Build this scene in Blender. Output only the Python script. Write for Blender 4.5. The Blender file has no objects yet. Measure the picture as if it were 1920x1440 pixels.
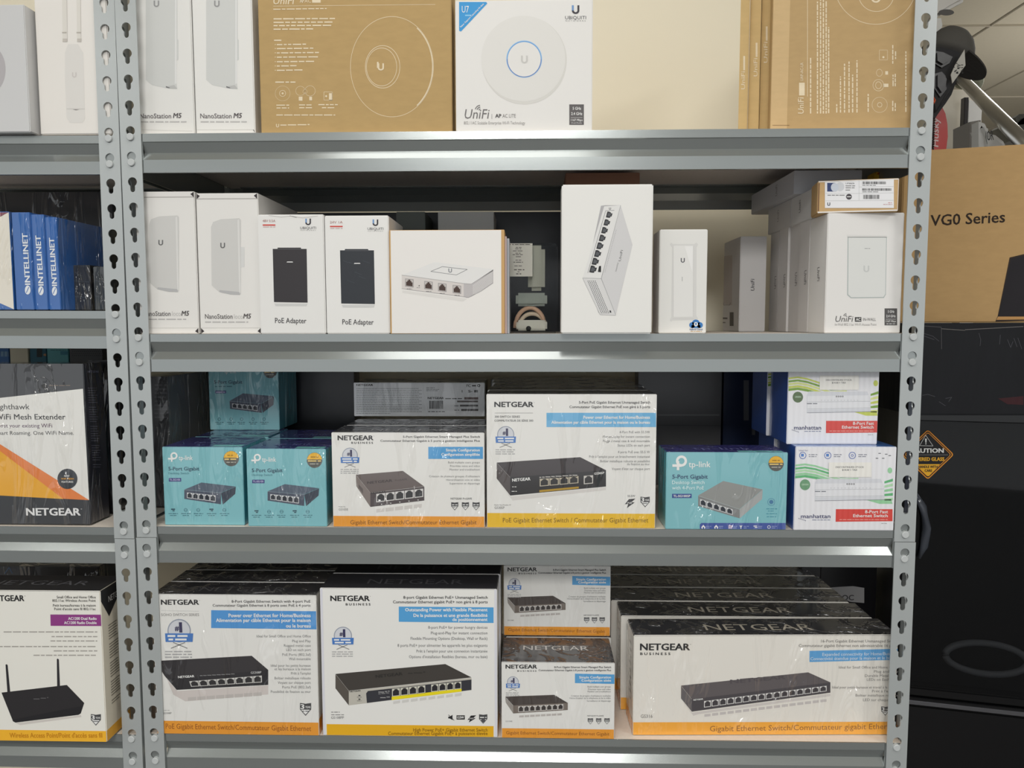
import bpy, bmesh, math, random
from mathutils import Vector, Matrix
from mathutils.geometry import tessellate_polygon
random.seed(7)
sc = bpy.context.scene
C = sc.collection

# ------------------------------------------------------------------ camera, world, lights, exposure
P = 0.0381                      # pitch of the keyhole slots in the uprights
ZO = 1.554                      # height of the top shelf's upper rivets
W = 1.1874                      # distance between the rivet rows of the two front uprights
F = 1420.0                      # focal length in pixels of the 1920x1440 frame
CAM = Vector((0.6099, -1.1635, ZO - 0.2836))
YAW, PIT, ROL = 0.0256, 0.0797, -0.0014
_cy, _sy, _cp, _sp = math.cos(YAW), math.sin(YAW), math.cos(PIT), math.sin(PIT)
_f = Vector((-_sy * _cp, _cy * _cp, -_sp)); _r = Vector((_cy, _sy, 0)); _u = _r.cross(_f)
_c, _s = math.cos(ROL), math.sin(ROL)
CR, CU, CF = _c * _r + _s * _u, -_s * _r + _c * _u, _f
cam = bpy.data.objects.new('camera', bpy.data.cameras.new('camera'))
C.objects.link(cam)
cam.data.sensor_width = 36.0
cam.data.lens = 36.0 * F / 1920.0
cam.data.clip_start = 0.02
M4 = Matrix((CR, CU, -CF)).transposed().to_4x4(); M4.translation = CAM
cam.matrix_world = M4
sc.camera = cam

world = bpy.data.worlds.new('world'); sc.world = world; world.use_nodes = True
bg = world.node_tree.nodes['Background']
bg.inputs[0].default_value = (0.95, 0.98, 1.0, 1); bg.inputs[1].default_value = 0.85

def area(name, loc, sx, sy, power, rot=(0, 0, 0), col=(1, 0.985, 0.955)):
    l = bpy.data.lights.new(name, 'AREA'); l.shape = 'RECTANGLE'; l.size = sx; l.size_y = sy
    l.energy = power; l.color = col
    o = bpy.data.objects.new(name, l); C.objects.link(o); o.location = loc; o.rotation_euler = rot
    return o
area('ceiling_light_front', (0.40, -0.85, 2.70), 0.8, 1.2, 12)
area('ceiling_light_aisle', (0.45, -3.3, 2.70), 1.2, 1.2, 102)
area('ceiling_light_aisle_end', (-1.8, -2.6, 2.70), 0.6, 1.2, 16)
area('ceiling_light_side', (2.6, -1.6, 2.70), 0.6, 1.2, 26)
area('ceiling_light_room', (3.2, 2.2, 2.68), 0.6, 1.2, 26)
pl = bpy.data.lights.new('ceiling_fill', 'POINT'); pl.energy = 30; pl.color = (1, 0.97, 0.93); pl.shadow_soft_size = 0.12  # unseen fill light, added to brighten the ceiling past the shelving
po = bpy.data.objects.new('ceiling_fill', pl); C.objects.link(po); po.location = (3.6, 2.6, 1.75)

sc.view_settings.view_transform = 'Standard'
sc.view_settings.look = 'None'
sc.view_settings.gamma = 1.0
sc.view_settings.use_curve_mapping = False
sc.view_settings.exposure = 0.0

# ------------------------------------------------------------------ geometry helpers
def pray(px, py):
    return (CF + CR * ((px - 960) / F) - CU * ((py - 720) / F)).normalized()
def hit(px, py, O, N):
    d = pray(px, py)
    return CAM + d * ((O - CAM).dot(N) / d.dot(N))
def at(px, py, Y):
    return hit(px, py, Vector((0, Y, 0)), Vector((0, 1, 0)))

def lin(c):
    v = c / 255.0
    return v / 12.92 if v <= 0.04045 else ((v + 0.055) / 1.055) ** 2.4

MATS = {}
def mat(rgb, finish='card'):
    key = (tuple(rgb), finish)
    if key in MATS: return MATS[key]
    m = bpy.data.materials.new('%s_%d_%d_%d' % (finish, *rgb)); m.use_nodes = True
    nt = m.node_tree; b = nt.nodes['Principled BSDF']
    col = (lin(rgb[0]), lin(rgb[1]), lin(rgb[2]), 1)
    b.inputs['Base Color'].default_value = col
    def noise(scale, detail=2, vec=None):
        n = nt.nodes.new('ShaderNodeTexNoise'); n.inputs['Scale'].default_value = scale; n.inputs['Detail'].default_value = detail
        if vec: nt.links.new(vec, n.inputs['Vector'])
        return n
    def coord(sx=1, sy=1, sz=1, which='Object'):
        t = nt.nodes.new('ShaderNodeTexCoord'); mp = nt.nodes.new('ShaderNodeMapping')
        mp.inputs['Scale'].default_value = (sx, sy, sz); nt.links.new(t.outputs[which], mp.inputs['Vector'])
        return mp.outputs['Vector']
    def bump(n, strength, dist, sock='Normal', out=0):
        bp = nt.nodes.new('ShaderNodeBump'); bp.inputs['Strength'].default_value = strength; bp.inputs['Distance'].default_value = dist
        nt.links.new(n.outputs[out], bp.inputs['Height']); nt.links.new(bp.outputs['Normal'], b.inputs[sock])
    def tint(n, amt):
        mx = nt.nodes.new('ShaderNodeMix'); mx.data_type = 'RGBA'; mx.blend_type = 'MIX'
        mx.inputs['A'].default_value = col
        mx.inputs['B'].default_value = (col[0] * (1 - amt), col[1] * (1 - amt), col[2] * (1 - amt * 1.1), 1)
        nt.links.new(n.outputs['Fac'] if 'Fac' in n.outputs else n.outputs[0], mx.inputs['Factor'])
        nt.links.new(mx.outputs['Result'], b.inputs['Base Color'])
    if finish == 'card':
        b.inputs['Roughness'].default_value = 0.5; b.inputs['Specular IOR Level'].default_value = 0.35
        bump(noise(14, 1, coord()), 0.12, 0.004)
    elif finish == 'kraft':
        b.inputs['Roughness'].default_value = 0.75; b.inputs['Specular IOR Level'].default_value = 0.2
        tint(noise(55, 6, coord(1, 1, 2.5)), 0.16)
    elif finish == 'wrap':        # printed card under shrink wrap film
        b.inputs['Roughness'].default_value = 0.5
        b.inputs['Coat Weight'].default_value = 1.0; b.inputs['Coat Roughness'].default_value = 0.09; b.inputs['Coat IOR'].default_value = 1.6
        n = noise(11, 3, coord(2.0, 2.0, 0.45)); n.inputs['Distortion'].default_value = 1.6
        r = nt.nodes.new('ShaderNodeValToRGB'); r.color_ramp.elements[0].position = 0.50; r.color_ramp.elements[1].position = 0.80
        nt.links.new(n.outputs[0], r.inputs[0]); bump(r, 1.0, 0.017, 'Coat Normal')
    elif finish == 'corr':        # glossy card with the flutes of corrugated board showing through
        b.inputs['Roughness'].default_value = 0.35
        b.inputs['Coat Weight'].default_value = 0.8; b.inputs['Coat Roughness'].default_value = 0.12
        w = nt.nodes.new('ShaderNodeTexWave'); w.inputs['Scale'].default_value = 38; w.inputs['Distortion'].default_value = 1.2
        w.inputs['Detail Scale'].default_value = 0.6
        nt.links.new(coord(1, 0.0, 0.02), w.inputs['Vector'])
        bump(w, 0.30, 0.0015)
        bump(noise(14, 3, coord(1.6, 1.6, 0.5)), 0.5, 0.006, 'Coat Normal')
    elif finish == 'paint':       # powder coated steel
        b.inputs['Roughness'].default_value = 0.19; b.inputs['Specular IOR Level'].default_value = 0.55
        b.inputs['Metallic'].default_value = 0.6
        bump(noise(900, 2, coord()), 0.08, 0.0006)
    elif finish == 'post':
        b.inputs['Roughness'].default_value = 0.32; b.inputs['Metallic'].default_value = 0.25
        bump(noise(900, 2, coord()), 0.08, 0.0006)
    elif finish == 'gloss':
        b.inputs['Roughness'].default_value = 0.12
    elif finish == 'satin':
        b.inputs['Roughness'].default_value = 0.3
        bump(noise(9, 3, coord()), 0.15, 0.01)
    elif finish == 'wall':
        b.inputs['Roughness'].default_value = 0.85; b.inputs['Specular IOR Level'].default_value = 0.1
        tint(noise(2.2, 3, coord()), 0.06)
    elif finish == 'board':
        b.inputs['Roughness'].default_value = 0.6
        tint(noise(160, 5, coord()), 0.15)
    elif finish == 'ceiling':
        b.inputs['Roughness'].default_value = 0.9
        t = noise(70, 4, coord()); tint(t, 0.08)
    elif finish == 'floor':
        b.inputs['Roughness'].default_value = 0.4; tint(noise(3, 4, coord()), 0.15)
    elif finish == 'cloth':
        b.inputs['Roughness'].default_value = 0.9; bump(noise(60, 4, coord()), 0.5, 0.004)
    elif finish == 'metal':
        b.inputs['Metallic'].default_value = 0.9; b.inputs['Roughness'].default_value = 0.28
    elif finish == 'scuffed':
        b.inputs['Specular IOR Level'].default_value = 0.25
        b.inputs['Roughness'].default_value = 0.42
        n = noise(7, 8, coord(3, 3, 0.6)); bump(n, 0.3, 0.006)
        r = nt.nodes.new('ShaderNodeMapRange'); r.inputs[3].default_value = 0.25; r.inputs[4].default_value = 0.6
        nt.links.new(n.outputs[0], r.inputs[0]); nt.links.new(r.outputs[0], b.inputs['Roughness'])
    elif finish == 'clear':
        b.inputs['Roughness'].default_value = 0.04; b.inputs['Transmission Weight'].default_value = 1.0
        b.inputs['IOR'].default_value = 1.12
    elif finish == 'smoked':
        b.inputs['Roughness'].default_value = 0.03; b.inputs['Alpha'].default_value = 0.55
        b.inputs['Specular IOR Level'].default_value = 0.45
    MATS[key] = m
    return m

class MB:
    """collects vertices, faces and a material per face, and links them as one mesh object"""
    def __init__(s): s.v = []; s.f = []; s.m = []; s.mats = []; s.sm = []
    def mi(s, m):
        if m not in s.mats: s.mats.append(m)
        return s.mats.index(m)
    def add(s, vs, fs, m, smooth=False):
        b = len(s.v); s.v += [tuple(v) for v in vs]; k = s.mi(m)
        for f in fs: s.f.append(tuple(b + i for i in f)); s.m.append(k); s.sm.append(smooth)
    def box(s, a, b, m, bev=0, faces=None):
        """box from corner a to corner b; faces = {'F','K','L','R','T','B': material}"""
        bm = bmesh.new(); bmesh.ops.create_cube(bm, size=1.0)
        for v in bm.verts:
            v.co = Vector((a[i] + (v.co[i] + 0.5) * (b[i] - a[i]) for i in range(3)))
        if bev: bmesh.ops.bevel(bm, geom=list(bm.edges), offset=bev, segments=2, affect='EDGES')
        bm.normal_update()
        bm.verts.index_update()
        base = len(s.v); s.v += [tuple(v.co) for v in bm.verts]
        for f in bm.faces:
            s.f.append(tuple(base + v.index for v in f.verts)); n = f.normal
            mm = m
            if faces:
                k = max((('F', -n.y), ('K', n.y), ('L', -n.x), ('R', n.x), ('T', n.z), ('B', -n.z)), key=lambda t: t[1])[0]
                mm = faces.get(k, m)
            s.m.append(s.mi(mm)); s.sm.append(False)
        bm.free()
    def tube(s, pts, rad, m, seg=12, cap=True):
        pts = [Vector(p) for p in pts]; rs = rad if isinstance(rad, (list, tuple)) else [rad] * len(pts)
        vs = []; up = None
        for i, p in enumerate(pts):
            d = (pts[min(i + 1, len(pts) - 1)] - pts[max(i - 1, 0)]).normalized()
            a = d.cross(Vector((0, 0, 1)) if abs(d.z) < 0.95 else Vector((0, 1, 0))).normalized(); b2 = d.cross(a)
            for k in range(seg):
                t = 2 * math.pi * k / seg; vs.append(p + (a * math.cos(t) + b2 * math.sin(t)) * rs[i])
        fs = []
        for i in range(len(pts) - 1):
            for k in range(seg):
                k2 = (k + 1) % seg; fs.append((i * seg + k, i * seg + k2, (i + 1) * seg + k2, (i + 1) * seg + k))
        if cap: fs += [tuple(range(seg))[::-1], tuple(range((len(pts) - 1) * seg, len(pts) * seg))]
        s.add(vs, fs, m, True)
    def prism(s, pts, axis, t0, t1, m, holes=()):
        """pts: 2-D outline (with holes) extruded along axis ('x','y','z') from t0 to t1"""
        loops = [list(pts)] + [list(h) for h in holes]
        def P3(p, t): return {'x': (t, p[0], p[1]), 'y': (p[0], t, p[1]), 'z': (p[0], p[1], t)}[axis]
        flat = [p for l in loops for p in l]
        tris = tessellate_polygon([[Vector((p[0], p[1], 0)) for p in l] for l in loops])
        n = len(flat); vs = [P3(p, t0) for p in flat] + [P3(p, t1) for p in flat]
        fs = [tuple(t) for t in tris] + [tuple(n + i for i in reversed(t)) for t in tris]
        b = 0
        for l in loops:
            for i in range(len(l)):
                j = (i + 1) % len(l); fs.append((b + i, b + j, n + b + j, n + b + i))
            b += len(l)
        s.add(vs, fs, m)
    def build(s, name, parent=None, loc=(0, 0, 0), rotz=0.0):
        me = bpy.data.meshes.new(name); me.from_pydata(s.v, [], s.f)
        for m in s.mats: me.materials.append(m)
        me.polygons.foreach_set('material_index', s.m); me.polygons.foreach_set('use_smooth', s.sm)
        me.update()
        o = bpy.data.objects.new(name, me); C.objects.link(o)
        o.location = loc; o.rotation_euler = (0, 0, rotz)
        if parent: o.parent = parent
        return o

def tag(o, label, cat, group=None):
    o['label'] = label; o['category'] = cat
    if group: o['group'] = group
    return o
def empty(name, loc=(0, 0, 0), rotz=0):
    o = bpy.data.objects.new(name, None); C.objects.link(o); o.location = loc; o.rotation_euler = (0, 0, rotz)
    o.empty_display_size = 0.05
    return o
def struct(o): o['kind'] = 'structure'; return o
def copy_tree(o, parent=None):
    c = o.copy(); C.objects.link(c)
    if parent: c.parent = parent
    for ch in list(o.children): copy_tree(ch, c)
    return c

# ------------------------------------------------------------------ text meshes
_tc = {}
def text_mesh(s, bold):
    k = (s, bold)
    if k not in _tc:
        cu = bpy.data.curves.new('lettering', 'FONT'); cu.body = s; cu.resolution_u = 2
        o = bpy.data.objects.new('lettering', cu); me = o.to_mesh()
        vs = [(v.co.x, v.co.y) for v in me.vertices]; fs = [tuple(p.vertices) for p in me.polygons]
        o.to_mesh_clear(); bpy.data.objects.remove(o); bpy.data.curves.remove(cu)
        _tc[k] = (vs, fs, min(v[0] for v in vs), max(v[0] for v in vs))
    return _tc[k]

class Art:
    """prints flat artwork on one face of a body; artwork is measured on the photo and carried onto the face's own plane"""
    def __init__(s, mb, M, O, U, V, N, size, fin='card', Z=(0, 0, 1)):
        s.mb = mb; s.Mi = M.inverted(); s.O = O; s.U = U; s.V = V; s.N = N; s.size = size; s.fin = fin; s.Z = Z
    def z(s, Z): s.Z = Z; return s
    def uv(s, p):
        px = s.Z[0] + p[0] / s.Z[2]; py = s.Z[1] + p[1] / s.Z[2]
        d = hit(px, py, s.O, s.N) - s.O
        return d.dot(s.U), d.dot(s.V)
    def put(s, uvs, faces, m, layer, clamp=True):
        e = 0.0006
        if clamp: uvs = [(min(max(u, e), s.size[0] - e), min(max(v, e), s.size[1] - e)) for u, v in uvs]
        off = 0.00009 * (layer + 1)
        s.mb.add([s.Mi @ (s.O + s.U * u + s.V * v + s.N * off) for u, v in uvs], faces, m)
    def m(s, c): return mat(c, s.fin) if isinstance(c, tuple) else c
    def poly(s, pts, c, layer=1, holes=()):
        loops = [[s.uv(p) for p in pts]] + [[s.uv(p) for p in h] for h in holes]
        tris = tessellate_polygon([[Vector((a, b, 0)) for a, b in l] for l in loops])
        s.put([p for l in loops for p in l], [tuple(t) for t in tris], s.m(c), layer)
    def rect(s, x0, y0, x1, y1, c, layer=1): s.poly([(x0, y0), (x1, y0), (x1, y1), (x0, y1)], c, layer)
    def band(s, v0, v1, c, layer=1, u0=0.0, u1=1.0):
        w, h = s.size; e = 0.0007
        s.put([(w * u0 + e, h * v0 + e), (w * u1 - e, h * v0 + e), (w * u1 - e, h * v1 - e), (w * u0 + e, h * v1 - e)], [(0, 1, 2, 3)], s.m(c), layer)
    def ell(s, cx, cy, rx, ry, c, layer=1, a0=0, a1=360, n=40, inner=None):
        n = max(6, int(n * (a1 - a0) / 360.0))
        pt = lambda k, f=1.0: (cx + rx * f * math.cos(math.radians(a0 + (a1 - a0) * k / n)), cy - ry * f * math.sin(math.radians(a0 + (a1 - a0) * k / n)))
        if inner is None:
            s.poly([pt(k) for k in range(n if a1 - a0 == 360 else n + 1)], c, layer)
        else:
            a = [s.uv(pt(k)) for k in range(n + 1)]; b = [s.uv(pt(k, inner)) for k in range(n + 1)]
            s.put(a + b, [(k, k + 1, n + 2 + k, n + 1 + k) for k in range(n)], s.m(c), layer)
    def line(s, pts, w, c, layer=2):
        for (x0, y0), (x1, y1) in zip(pts[:-1], pts[1:]):
            L = math.hypot(x1 - x0, y1 - y0) or 1; dx, dy = -(y1 - y0) / L * w / 2, (x1 - x0) / L * w / 2
            s.poly([(x0 + dx, y0 + dy), (x1 + dx, y1 + dy), (x1 - dx, y1 - dy), (x0 - dx, y0 - dy)], c, layer)
    def text(s, t, x0, x1, y, h, c, bold=0.0, y1=None, shear=0.0, layer=3, hv=None):
        """t set from (x0,y) to (x1,y1) on its baseline with capitals h tall; hv = direction of the capitals if not straight up"""
        vs, fs, a, b = text_mesh(t, 0)
        A = Vector(s.uv((x0, y))); B = Vector(s.uv((x1, y if y1 is None else y1)))
        hx, hy = hv if hv else (0, -h)
        H = Vector(s.uv((x0 + hx, y + hy))) - A
        d = (B - A) / (b - a); per = Vector((-d.y, d.x)).normalized()
        hh = abs(H.dot(per)) / 0.682
        if H.dot(per) < 0: per = -per
        dn = d.normalized()
        k = bold * 0.85       # heavier strokes: the letters printed again, nudged, a hair above
        for i, (ox, oy) in enumerate(((0, 0),) if k < 0.006 else ((-k, -k * .6), (k, -k * .6), (-k, k * .6), (k, k * .6))):
            s.put([tuple(A + d * (vx + ox - a) + (per + dn * shear) * ((vy + oy) * hh)) for vx, vy in vs], fs, s.m(c), layer + .2 * i, False)
    def greek(s, x0, x1, y, h, c, layer=2, seed=0, y1=None):
        """a run of print too small to read: word-length dashes"""
        r = random.Random(seed * 31 + int(y)); x = x0; y1 = y if y1 is None else y1
        while x < x1 - h * 0.6:
            w = min(h * r.uniform(1.2, 4.2), x1 - x); yy = y + (y1 - y) * (x - x0) / (x1 - x0 + 1e-6)
            s.rect(x, yy - h * 0.62, x + w, yy - h * 0.12, c, layer); x += w + h * 0.55
    def barcode(s, x0, x1, y0, y1, c, layer=3, n=26, seed=1):
        r = random.Random(seed); x = x0; st = (x1 - x0) / n
        while x < x1 - st * 0.5:
            w = st * r.choice((0.35, 0.6, 0.9)); s.rect(x, y0, min(x + w, x1), y1, c, layer); x += w + st * r.choice((0.35, 0.5, 0.8))
    def quad(s, q, c, layer=1): s.poly(q, c, layer)
    def inq(s, q, a, b):
        """point of quad q (tl,tr,br,bl) at fractions a across and b down"""
        x = (q[0][0] * (1 - a) + q[1][0] * a) * (1 - b) + (q[3][0] * (1 - a) + q[2][0] * a) * b
        y = (q[0][1] * (1 - a) + q[1][1] * a) * (1 - b) + (q[3][1] * (1 - a) + q[2][1] * a) * b
        return x, y
    def sub(s, q, a0, b0, a1, b1, c, layer=2):
        s.poly([s.inq(q, a0, b0), s.inq(q, a1, b0), s.inq(q, a1, b1), s.inq(q, a0, b1)], c, layer)
    def ports(s, q, a0, a1, n, b0, b1, frame, dark, gap=0.12, layer=3, up=True):
        st = (a1 - a0) / n
        for k in range(n):
            l = a0 + st * (k + gap / 2); r = a0 + st * (k + 1 - gap / 2); w = r - l
            s.sub(q, l, b0, r, b1, frame, layer)
            e = 0.10; h = b1 - b0
            pts = [(l + w * e, b1 - h * e), (l + w * e, b0 + h * 0.27), (l + w * 0.22, b0 + h * 0.27), (l + w * 0.22, b0 + h * 0.17), (l + w * 0.32, b0 + h * 0.17), (l + w * 0.32, b0 + h * .06),
                   (r - w * 0.32, b0 + h * .06), (r - w * 0.32, b0 + h * 0.17), (r - w * 0.22, b0 + h * 0.17), (r - w * 0.22, b0 + h * 0.27), (r - w * e, b0 + h * 0.27), (r - w * e, b1 - h * e)]
            if not up: pts = [(a, b0 + b1 - b) for a, b in pts]
            s.poly([s.inq(q, a, b) for a, b in pts], dark, layer + 1)

class Carton:
    """a box measured from the photo: left, right, top, bottom of its front in pixels, the height of what it stands on, its depth"""
    def __init__(s, name, xl, xr, yt, yb, z0, D, Y=None, yaw=0.0, fin='card', body=(225, 223, 218), faces=None, bev=0.0009, width=None):
        xm = (xl + xr) / 2
        if Y is None: Y = hit(xm, yb, Vector((0, 0, z0)), Vector((0, 0, 1))).y
        ym = (yt + yb) / 2
        N = Vector((math.sin(yaw), -math.cos(yaw), 0)); X = Vector((math.cos(yaw), math.sin(yaw), 0))
        Pm = at(xm, ym, Y)
        l = hit(xl, ym, Pm, N); r = hit(xr, ym, Pm, N)
        s.W = width or (r - l).dot(X); s.D = D; s.z0 = z0
        s.H = hit(xm, yt, Pm, N).z - z0
        s.O = Vector((l.x, l.y, z0)); s.X = X; s.Yd = -N; s.N = N; s.yaw = yaw; s.name = name; s.fin = fin; s.Y = Y
        s.mb = MB(); s.ch = []
        hw, hd = s.W / 2, D / 2
        s.loc = s.O + X * hw + s.Yd * hd
        s.M = Matrix.Translation(s.loc) @ Matrix.Rotation(yaw, 4, 'Z')
        s.mb.box((-hw, -hd, 0), (hw, hd, s.H), s.c(body), bev, {k: s.c(v) for k, v in (faces or {}).items()})
    def c(s, v): return mat(v, s.fin) if isinstance(v, tuple) else v
    @property
    def top(s): return s.z0 + s.H
    def face(s, k='F', Z=(0, 0, 1), mb=None, lift=0.0):
        z = Vector((0, 0, 1)); O = s.O
        if k == 'F': a = (O, s.X, z, s.N, (s.W, s.H))
        if k == 'T': a = (O + z * s.H, s.X, s.Yd, z, (s.W, s.D))
        if k == 'L': a = (O, s.Yd, z, -s.X, (s.D, s.H))
        if k == 'R': a = (O + s.X * s.W, s.Yd, z, s.X, (s.D, s.H))
        return Art(mb or s.mb, s.M, a[0] + a[3] * lift, a[1], a[2], a[3], a[4], s.fin, Z)
    def part(s, name, k, Z, fn, fin=None, label=None, lift=0.0003):
        """a label or sticker stuck to face k, a mesh of its own under the box"""
        mb = MB(); A = s.face(k, Z, mb, lift)
        if fin: A.fin = fin
        fn(A); s.ch.append((name, mb, label)); return s
    def done(s, label, cat='box', group=None):
        o = s.mb.build(s.name, None, s.loc, s.yaw); tag(o, label, cat, group); s.obj = o
        for n, mb, lb in s.ch:
            c = mb.build(n, o)
            if lb: c['label'] = lb
        return o
    def again(s, dx, dy, dz, label, rot=0.0):
        """another box of the same kind, shifted"""
        c = copy_tree(s.obj); c.location = s.loc + Vector((dx, dy, dz)); c.rotation_euler = (0, 0, s.yaw + rot); c['label'] = label
        return c
# ------------------------------------------------------------------ the room
def wallbox(name, a, b, m):
    mb = MB(); mb.box(a, b, m); return struct(mb.build(name))
CREAM = mat((248, 240, 218), 'wall')
wallbox('floor', (-4, -5, -0.05), (6, 7, 0), mat((84, 82, 80), 'floor'))
wallbox('wall_back', (-4, 0.500, 0), (1.38, 0.60, 2.74), CREAM)
wallbox('wall_far', (-4, 6.9, 0), (6, 7.0, 2.74), mat((205, 198, 182), 'wall'))
wallbox('wall_right', (5.9, -5, 0), (6.0, 6.9, 2.74), mat((205, 198, 182), 'wall'))
# ceiling of lay-in tiles: tiles and the T-bar grid between them
mb = MB(); mb.box((-4, -5, 2.76), (6, 7, 2.80), mat((206, 198, 178), 'ceiling'))
struct(mb.build('ceiling'))
mb = MB(); gm = mat((200, 192, 176), 'wall')
for k in range(17): mb.box((-4 + 0.61 * k + 0.2, -5, 2.751), (-4 + 0.61 * k + 0.206, 7, 2.7595), gm)
for k in range(10): mb.box((-4, -5 + 1.22 * k + 0.5, 2.750), (6, -5 + 1.22 * k + 0.506, 2.7590), gm)
struct(mb.build('trim_1'))

# ------------------------------------------------------------------ shelving units
PAINT = mat((156, 161, 160), 'paint')
POST = mat((178, 183, 183), 'post')
BOARD = mat((236, 226, 214), 'board')
def nz(n): return ZO - P * n
def keyhole(cx, zc, flip=1):
    """circle above, narrower slot below"""
    R, sw, lo = 0.0070, 0.0037, 0.0155
    a = math.asin(sw / R); pts = []
    for k in range(15):
        t = -math.pi / 2 + a + (2 * math.pi - 2 * a) * k / 14
        pts.append((cx + R * math.cos(t), zc + R * math.sin(t)))
    for k in range(7):
        t = math.pi + math.pi * k / 6.0
        pts.append((cx + sw * math.cos(t), zc - lo + 0.0037 + sw * math.sin(t)))
    return pts
def upright_mesh(n0, n1, sgn, ztop, zbot, dirn=1):
    """L section with keyholes in both legs; sgn = side of the outer leg, dirn = +1 front upright, -1 rear upright"""
    mb = MB(); hw = 0.0160; t = 0.0018; leg = 0.034
    y0, y1 = (0, t) if dirn > 0 else (-t, 0)
    def leaf(axis, c0, c1, cen, t0, t1):
        zt = ztop
        for n in range(n0, n1 + 1):
            zc = nz(n) + 0.0093; zb = max(zc - P / 2 - 0.002, zbot) if n < n1 else zbot
            mb.prism([(c0, zb), (c1, zb), (c1, zt), (c0, zt)], axis, t0, t1, POST, [keyhole(cen, zc)])
            zt = zb
    leaf('y', -hw, hw, 0.0, y0, y1)
    xo = sgn * hw
    a, b = (0.0018, leg) if dirn > 0 else (-leg, -0.0018)
    leaf('x', a, b, (a + b) / 2, min(xo, xo - sgn * t), max(xo, xo - sgn * t))
    return mb
PROF = [(0.0, 0.0), (0.0, -0.0120), (0.0012, -0.0132), (0.0068, -0.0275), (0.0, -0.0392), (0.0, -0.0585), (0.0030, -0.0590), (0.0030, -0.0405), (0.0098, -0.0275), (0.0035, -0.0145), (0.022, -0.0135), (0.022, -0.0115), (0.0018, -0.0115), (0.0018, 0.0)]
def beam(root, xa, xb, ztop, Y, dirn, length_axis='x'):
    mb = MB()
    pr = [(Y + dirn * (p[0] + 0.0022), ztop + p[1]) for p in PROF]
    mb.prism(pr, 'x', xa + 0.0165, xb - 0.0165, PAINT)
    for s, x in ((1, xa), (-1, xb)):   # the end brackets behind the uprights' faces
        y0, y1 = sorted((Y + dirn * 0.0022, Y + dirn * 0.0040))
        mb.box(((x - 0.0130) if s > 0 else (x - 0.0170), y0, ztop - 0.059), ((x + 0.0170) if s > 0 else (x + 0.0130), y1, ztop - 0.0005), PAINT)
    o = mb.build('beam', root)
    if dirn > 0:
        for x in (xa, xb):
            for k in (0, 1):
                r = MB(); z = ztop - 0.0055 - P * k
                r.tube([(x, Y + 0.0030, z), (x, Y - 0.0024, z), (x, Y - 0.0031, z)], [0.0055, 0.0055, 0.0046], mat((190, 194, 194), 'card'), 20)
                r.sm = [False] * len(r.sm); r.build('rivet', o)
    return o
DEP = 0.415
def shelving(name, x0, shelves, label):
    root = empty(name, (0, 0, 0))
    tag(root, label, 'shelving', 'shelving units')
    x1 = x0 + W
    zt = nz(-7); zs = nz(16) - 0.0117
    protos = {}
    for sx, x in ((-1, x0), (1, x1)):
        for d, y in ((1, 0.0), (-1, DEP)):
            k = (sx, d)
            up = upright_mesh(-6, 16, sx, zt, zs + 0.0004, d); lo = upright_mesh(17, 40, sx, zs - 0.0004, 0.012, d)
            up.build('upright', root, (x, y, 0)); lo.build('upright', root, (x + 0.0008 * sx, y - 0.0006 * d, 0))
        mb = MB(); mb.box((x - 0.014, 0.0040, zs - 0.045), (x + 0.014, 0.0055, zs + 0.045), PAINT)
        mb.build('splice_plate', root)
        for ya in (-0.002, DEP - 0.036):
            f = MB(); f.box((x - 0.018, ya, 0.002), (x + 0.018, ya + 0.038, 0.012), mat((30, 30, 32))); f.build('foot_cap', root)
    for n in shelves:
        ztop = nz(n) + 0.0055
        beam(root, x0, x1, ztop, 0.0, 1); beam(root, x0, x1, ztop, DEP, -1)
        for x, s in ((x0, 1), (x1, -1)):
            mb = MB(); a, b = sorted((x - s * 0.0135, x - s * 0.0115))
            mb.box((a, 0.034, ztop - 0.058), (b, DEP - 0.034, ztop), PAINT)
            mb.build('side_rail', root)
        mb = MB(); mb.box((x0 - 0.0105, 0.0045, ztop - 0.0113), (x1 + 0.0105, DEP - 0.0045, ztop - 0.0002), BOARD, 0.0005, {'B': mat((226, 220, 218), 'board')})
        mb.build('shelf_board', root)
    return root
main = shelving('shelving_unit', 0.0, (0, 8, 16, 25, 38), 'grey boltless steel shelving unit in the middle, filled with network equipment boxes')
left = shelving('shelving_unit', -W, (0, 7, 16, 25, 38), 'grey boltless steel shelving unit cut off by the left edge of the photo')
left.location = (-0.0334 - 0.0048 * ZO, 0.0, -0.0021); left.rotation_euler = (0, 0.0048, 0)
Z1, Z2, Z3, Z4 = [nz(n) + 0.0055 + 0.0002 for n in (0, 8, 16, 25)]
LZ2 = nz(7) + 0.0057
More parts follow.
